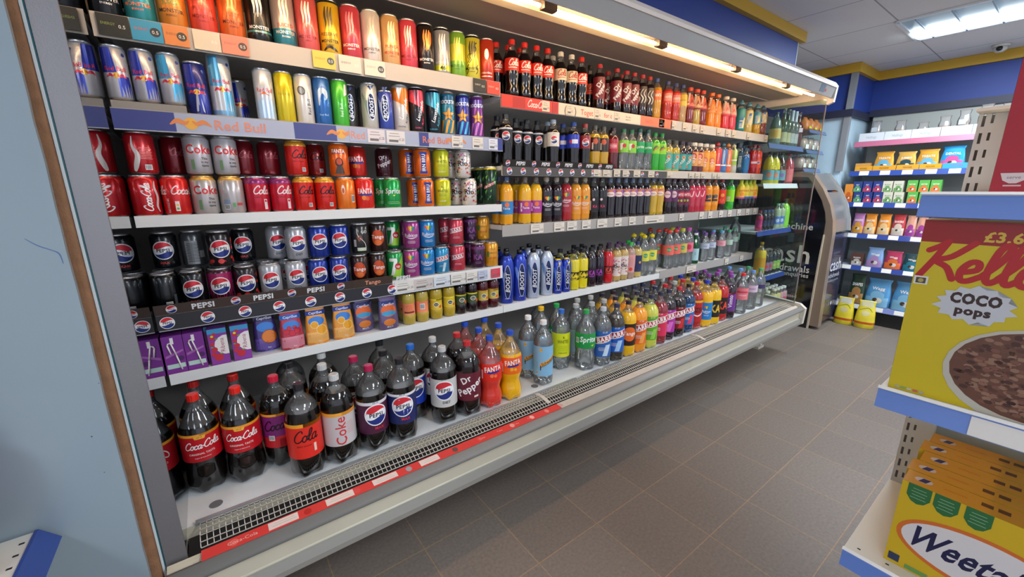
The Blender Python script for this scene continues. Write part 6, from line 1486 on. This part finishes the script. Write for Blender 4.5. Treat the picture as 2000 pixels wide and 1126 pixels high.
# ------------------------------------------------------------------ cereal gondola at the right
GD = thing('cereal_gondola', 'white gondola end with blue rails holding cereal boxes at right', 'shelving', (1.08, .18, 0)); GDI = Matrix.Translation((-1.08, -.18, 0))
GY0, GY1 = -.85, .178
GW = mat('gondola_cream', '#dfe0d8', rough=.45); mb = MB()
mb.box(1.50, 1.515, GY0, GY1 - .062, 0, 1.455, mat('gondola_back', '#b9bfbc', rough=.5)); part('back_panel', mb, GD, GDI)
mb = MB(); k = .0    # slotted upright: two rails with real gaps
mb.box(1.496, 1.50, GY1 - .006, GY1, 0, 1.462, GW); mb.box(1.496, 1.50, GY1 - .020, GY1 - .0115, 0, 1.462, GW); mb.box(1.496, 1.50, GY1 - .062, GY1 - .025, 0, 1.462, GW); mb.box(1.47, 1.496, GY1 - .062, GY1 - .058, 0, 1.462, GW)
mb.box(1.530, 1.534, GY1 - .040, GY1 + .002, 0, 1.462, mat('upright_inside', '#5c544c', rough=.6))
z = .014
while z < 1.45:
    mb.box(1.4955, 1.4995, GY1 - .0118, GY1 - .0058, z, z + .014, GW); mb.box(1.4955, 1.4995, GY1 - .0252, GY1 - .0198, z, z + .020, GW); z += .038
part('slotted_upright', mb, GD, GDI)
part('top_cap', MB().box(1.44, 1.52, GY0, GY1, 1.4625, 1.470, mat('cap_beige', '#d8ccb8', rough=.5)), GD, GDI)
part('plinth', MB().box(1.10, 1.50, GY0, GY1, 0, .12, mat('gondola_plinth', '#3c4258')), GD, GDI)
RB = mat('gondola_rail_blue', '#6488d4', rough=.3, coat=.4)
for zz in (1.285, .893, .485):
    mb = MB(); mb.box(1.085, 1.47, GY0, GY1, zz - .022, zz, GW)
    s = part('shelf', mb, GD, GDI)
    P = [(1.087, zz), (1.083, zz + .003), (1.079, zz - .004), (1.074, zz - .040), (1.080, zz - .042), (1.087, zz - .022)]
    part('price_rail', MB().prism_y(P, GY0, GY1, RB), s, GDI)
    part('rail_lip', MB().prism_y([(1.0765, zz + .0005), (1.083, zz + .005), (1.087, zz + .002), (1.08, zz - .002)], GY0, GY1 + .001, WHITE), s, GDI)
    mb = MB()
    for i in range(10):
        y = GY1 - .02 - i * .05; mb.box(1.105, 1.109, y - .006, y, zz - .0001, zz + .0004, DARK)
    part('shelf_slot', mb, s, GDI)
    if zz == .893: part('price_ticket', MB().prism_y([(1.0785, zz - .004), (1.0735, zz - .039), (1.0728, zz - .038), (1.0778, zz - .003)], -.03, .045, TICKET), s, GDI)
def f_kel(a):
    O = -120
    a.R(-120, 304, 120, 345, '#9c2020'); a.T('£3.69', O + 108, 319, 17, '#d8b440', b=.08, w=96)
    a.script('Kellogg', O + 3, 238, 70, '#b81c20', w=.072, sh=.2)
    pts = []
    rnd = random.Random(4)
    for i in range(28):
        t = 2 * PI * i / 28; r = 1 + (.16 if i % 2 else -.06) + rnd.uniform(-.06, .06); pts.append((O + 88 + 46 * r * math.cos(t), 195 + 31 * r * math.sin(t)))
    a.P(pts, '#c9cdd2')
    a.T('COCO', O + 88, 206, 18, '#3a2220', b=.14, w=64); a.T('pops', O + 88, 184, 15, '#3a2220', b=.12, w=46)
    a.R(O + 2, 222, O + 22, 246 - 8, '#e4e4da'); a.R(O + 5, 224, O + 19, 235, '#4c4438'); a.D(O + 12, 229.5, 4, '#b8a860')
    a.D(O + 180, 78, 112, '#c3bfb2', ry=90); a.D(O + 180, 82, 104, '#6a4434', ry=80)
    for i in range(420):
        t = rnd.uniform(0, 2 * PI); r = math.sqrt(rnd.random()) * .96; x, y = O + 180 + 101 * r * math.cos(t), 84 + 77 * r * math.sin(t)
        if abs(x) < 119 and y > 2: a.el.append(([(x + 5.6 * math.cos(k * PI / 3 + t) * 1.1, y + 3.8 * math.sin(k * PI / 3 + t)) for k in range(6)], [(0, 1, 2, 3, 4, 5)], rnd.choice(['#7c5040', '#5c382c', '#8c6450', '#4a2c24', '#6c4838', '#94705c']), a.lift + 1 + i % 5))
    a.lift += 6
    a.el = [(([(min(120, max(-120, q[0])), max(0, q[1])) + tuple(q[2:]) for q in vs]), fs, c, l) for vs, fs, c, l in a.el]
    a.P([(60, 30), (84, 50), (120, 54), (120, 22), (70, 22)], '#1f62b4'); a.P([(58, 14), (74, 28), (120, 26), (120, 0), (66, 0)], '#2c8c3c')
    a.T('FAV', 102, 42, 8, '#d8d83c', b=.05, w=30); a.T('NEW', 102, 32, 7, '#d8d83c', b=.05, w=30)
    for i in range(5): a.R(O + 10 + i * 9, 4, O + 17 + i * 9, 9, ('#b8b49c', '#8cb060', '#c8c4a8', '#c86c5c', '#b8b49c')[i])
carton('cerealbox', 240, 60, 345, '#d3bd1c', f_kel, 'x', side='#c0ac1c')
t = thing('cereal_box', 'big yellow cereal box with red script and bowl of chocolate puffs', 'cereal box', (1.131, .048, .8935), -PI / 2 + .015)
link('box_body', KINDS['cerealbox']['parts'][0][1], t)
def f_weet(a):
    O = -140
    a.D(-8, 90, 124, '#d8702c', ry=62, n=40); a.D(-6, 90, 118, '#e0dcdc', ry=54, n=40)
    a.T('Weetabix', O + 132, 92, 48, '#1c1c48', sh=.32, b=.06, w=205)
    for i, x in enumerate((28, 68, 112)):
        a.P([(O + x - 18, 205), (O + x + 18, 205), (O + x + 18, 178), (O + x + 10, 166), (O + x, 162), (O + x - 10, 166), (O + x - 18, 178)], '#2c6c3c'); a.smalltext(O + x, 196, 24, 4, '#a8c8a0', 7)
    a.R(O + 6, 8, O + 24, 26, '#2c3c5c'); a.R(O + 34, 4, O + 70, 14, '#6c9c54')
    a.el = [(([(min(140, max(-140, q[0])), min(205, max(0, q[1]))) + tuple(q[2:]) for q in vs]), fs, c, l) for vs, fs, c, l in a.el]
def weetbox(key, f):
    mb = MB(); mb.box(-.14, .14, -.0285, .0285, 0, .205, ink('#d6b21e'))
    if f: a = Art(); f(a); a.bake(mb, lambda x, y, off: (x * .001, -.0285 - off, y * .001), ink, 1e9)
    a = Art(); a.R(-140, -28, 140, 28, '#dc9c28'); a.D(-112, 0, 14, '#d8ccd0', ry=11); a.P([(-120, -9), (-108, -9), (-102, 9), (-114, 9)], '#3c3464')
    a.R(-30, -6, -14, 8, '#6c4018'); a.R(-8, -6, 8, 8, '#6c4018'); a.T('SHREDDED', -65, 0, 4.5, '#c8701c', w=50); a.smalltext(90, 12, 60, 4, '#8c5418', 6)
    a.R(60, -26, 64, 26, '#c88a20')
    a.bake(mb, lambda x, y, off: (x * .001, y * .001, .205 + off), ink, 1e9)
    return mb.mesh(key)
wf = weetbox('wheat_front', f_weet)
for i in range(5):
    t = thing('cereal_box', 'yellow wheat biscuit box, ' + ('frontmost of the row with its big white oval', 'second in the row behind the front one', 'third in the row', 'fourth in the row', 'hindmost of the row')[i] + ', lowest gondola shelf', 'cereal box', (1.150 + i * .0585, -.025 + (0, .004, -.006, .004, -.004)[i], .4855), -PI / 2, 'wheat biscuit boxes on the lowest shelf')
    link('box_body', wf, t)
def f_redbox(a):
    O = -150
    a.P([(O + 8, 34), (O + 40, 34), (O + 36, 22), (O + 28, 17), (O + 20, 17), (O + 12, 22)], '#e0d0d0'); a.R(O + 14, 12, O + 34, 14.5, '#d8b8b8'); a.T('serve', O + 24, 27, 5, '#9c8484', w=20)
carton('redbox', 300, 70, 420, '#b01c2c', f_redbox, 'x', side='#d8a4ac')
t = thing('cereal_box', 'tall plain red box with small white bowl mark on the top shelf', 'cereal box', (1.14, -.052, 1.2865), -PI / 2)
link('box_body', KINDS['redbox']['parts'][0][1], t)

# ------------------------------------------------------------------ shelf end at the left
LS = thing('side_shelving', 'white perforated shelf with blue rail at the lower left corner', 'shelving', (-.37, 1.16, .617)); LSI = Matrix.Translation((.37, -1.16, -.617))
def shelf_left(zz, rail, nm):
    mb = MB(); mb.box(-.80, -.372, .30, 1.158, zz - .02, zz, GW)
    s = part('shelf', mb, LS, LSI)
    mb = MB()
    for j in range(14):
        y = 1.13 - j * .035; mb.box(-.392, -.384, y - .0025, y + .0025, zz, zz + .0005, DARK)
    part('shelf_slot', mb, s, LSI)
    part('price_rail', MB().prism_y([(-.3755, zz + .004), (-.370, zz + .004), (-.342, zz - .030), (-.346, zz - .033), (-.374, zz)], .30, 1.157, rail), s, LSI)
shelf_left(.617, BLUERAIL, 'a')
part('upright', MB().box(-.83, -.80, .30, 1.158, 0, 1.2, GW), LS, LSI)
bottle('rasp', 'round2L', '#a01830', '#c82c4c', 'x', '#b8287c', (110, 215), lambda a: a.T('RASP-ADE', 0, 60, 20, '#f0d0d8', w=90, b=.05, rot=.3), fill=262)
t = thing('drink_bottle', 'raspberry red bottle with magenta label on the lower left shelf', 'bottle', (-.452, 1.06, .6175), -1.0)
for pn, me, par in KINDS['rasp']['parts']: link(pn, me, t)
build_items()
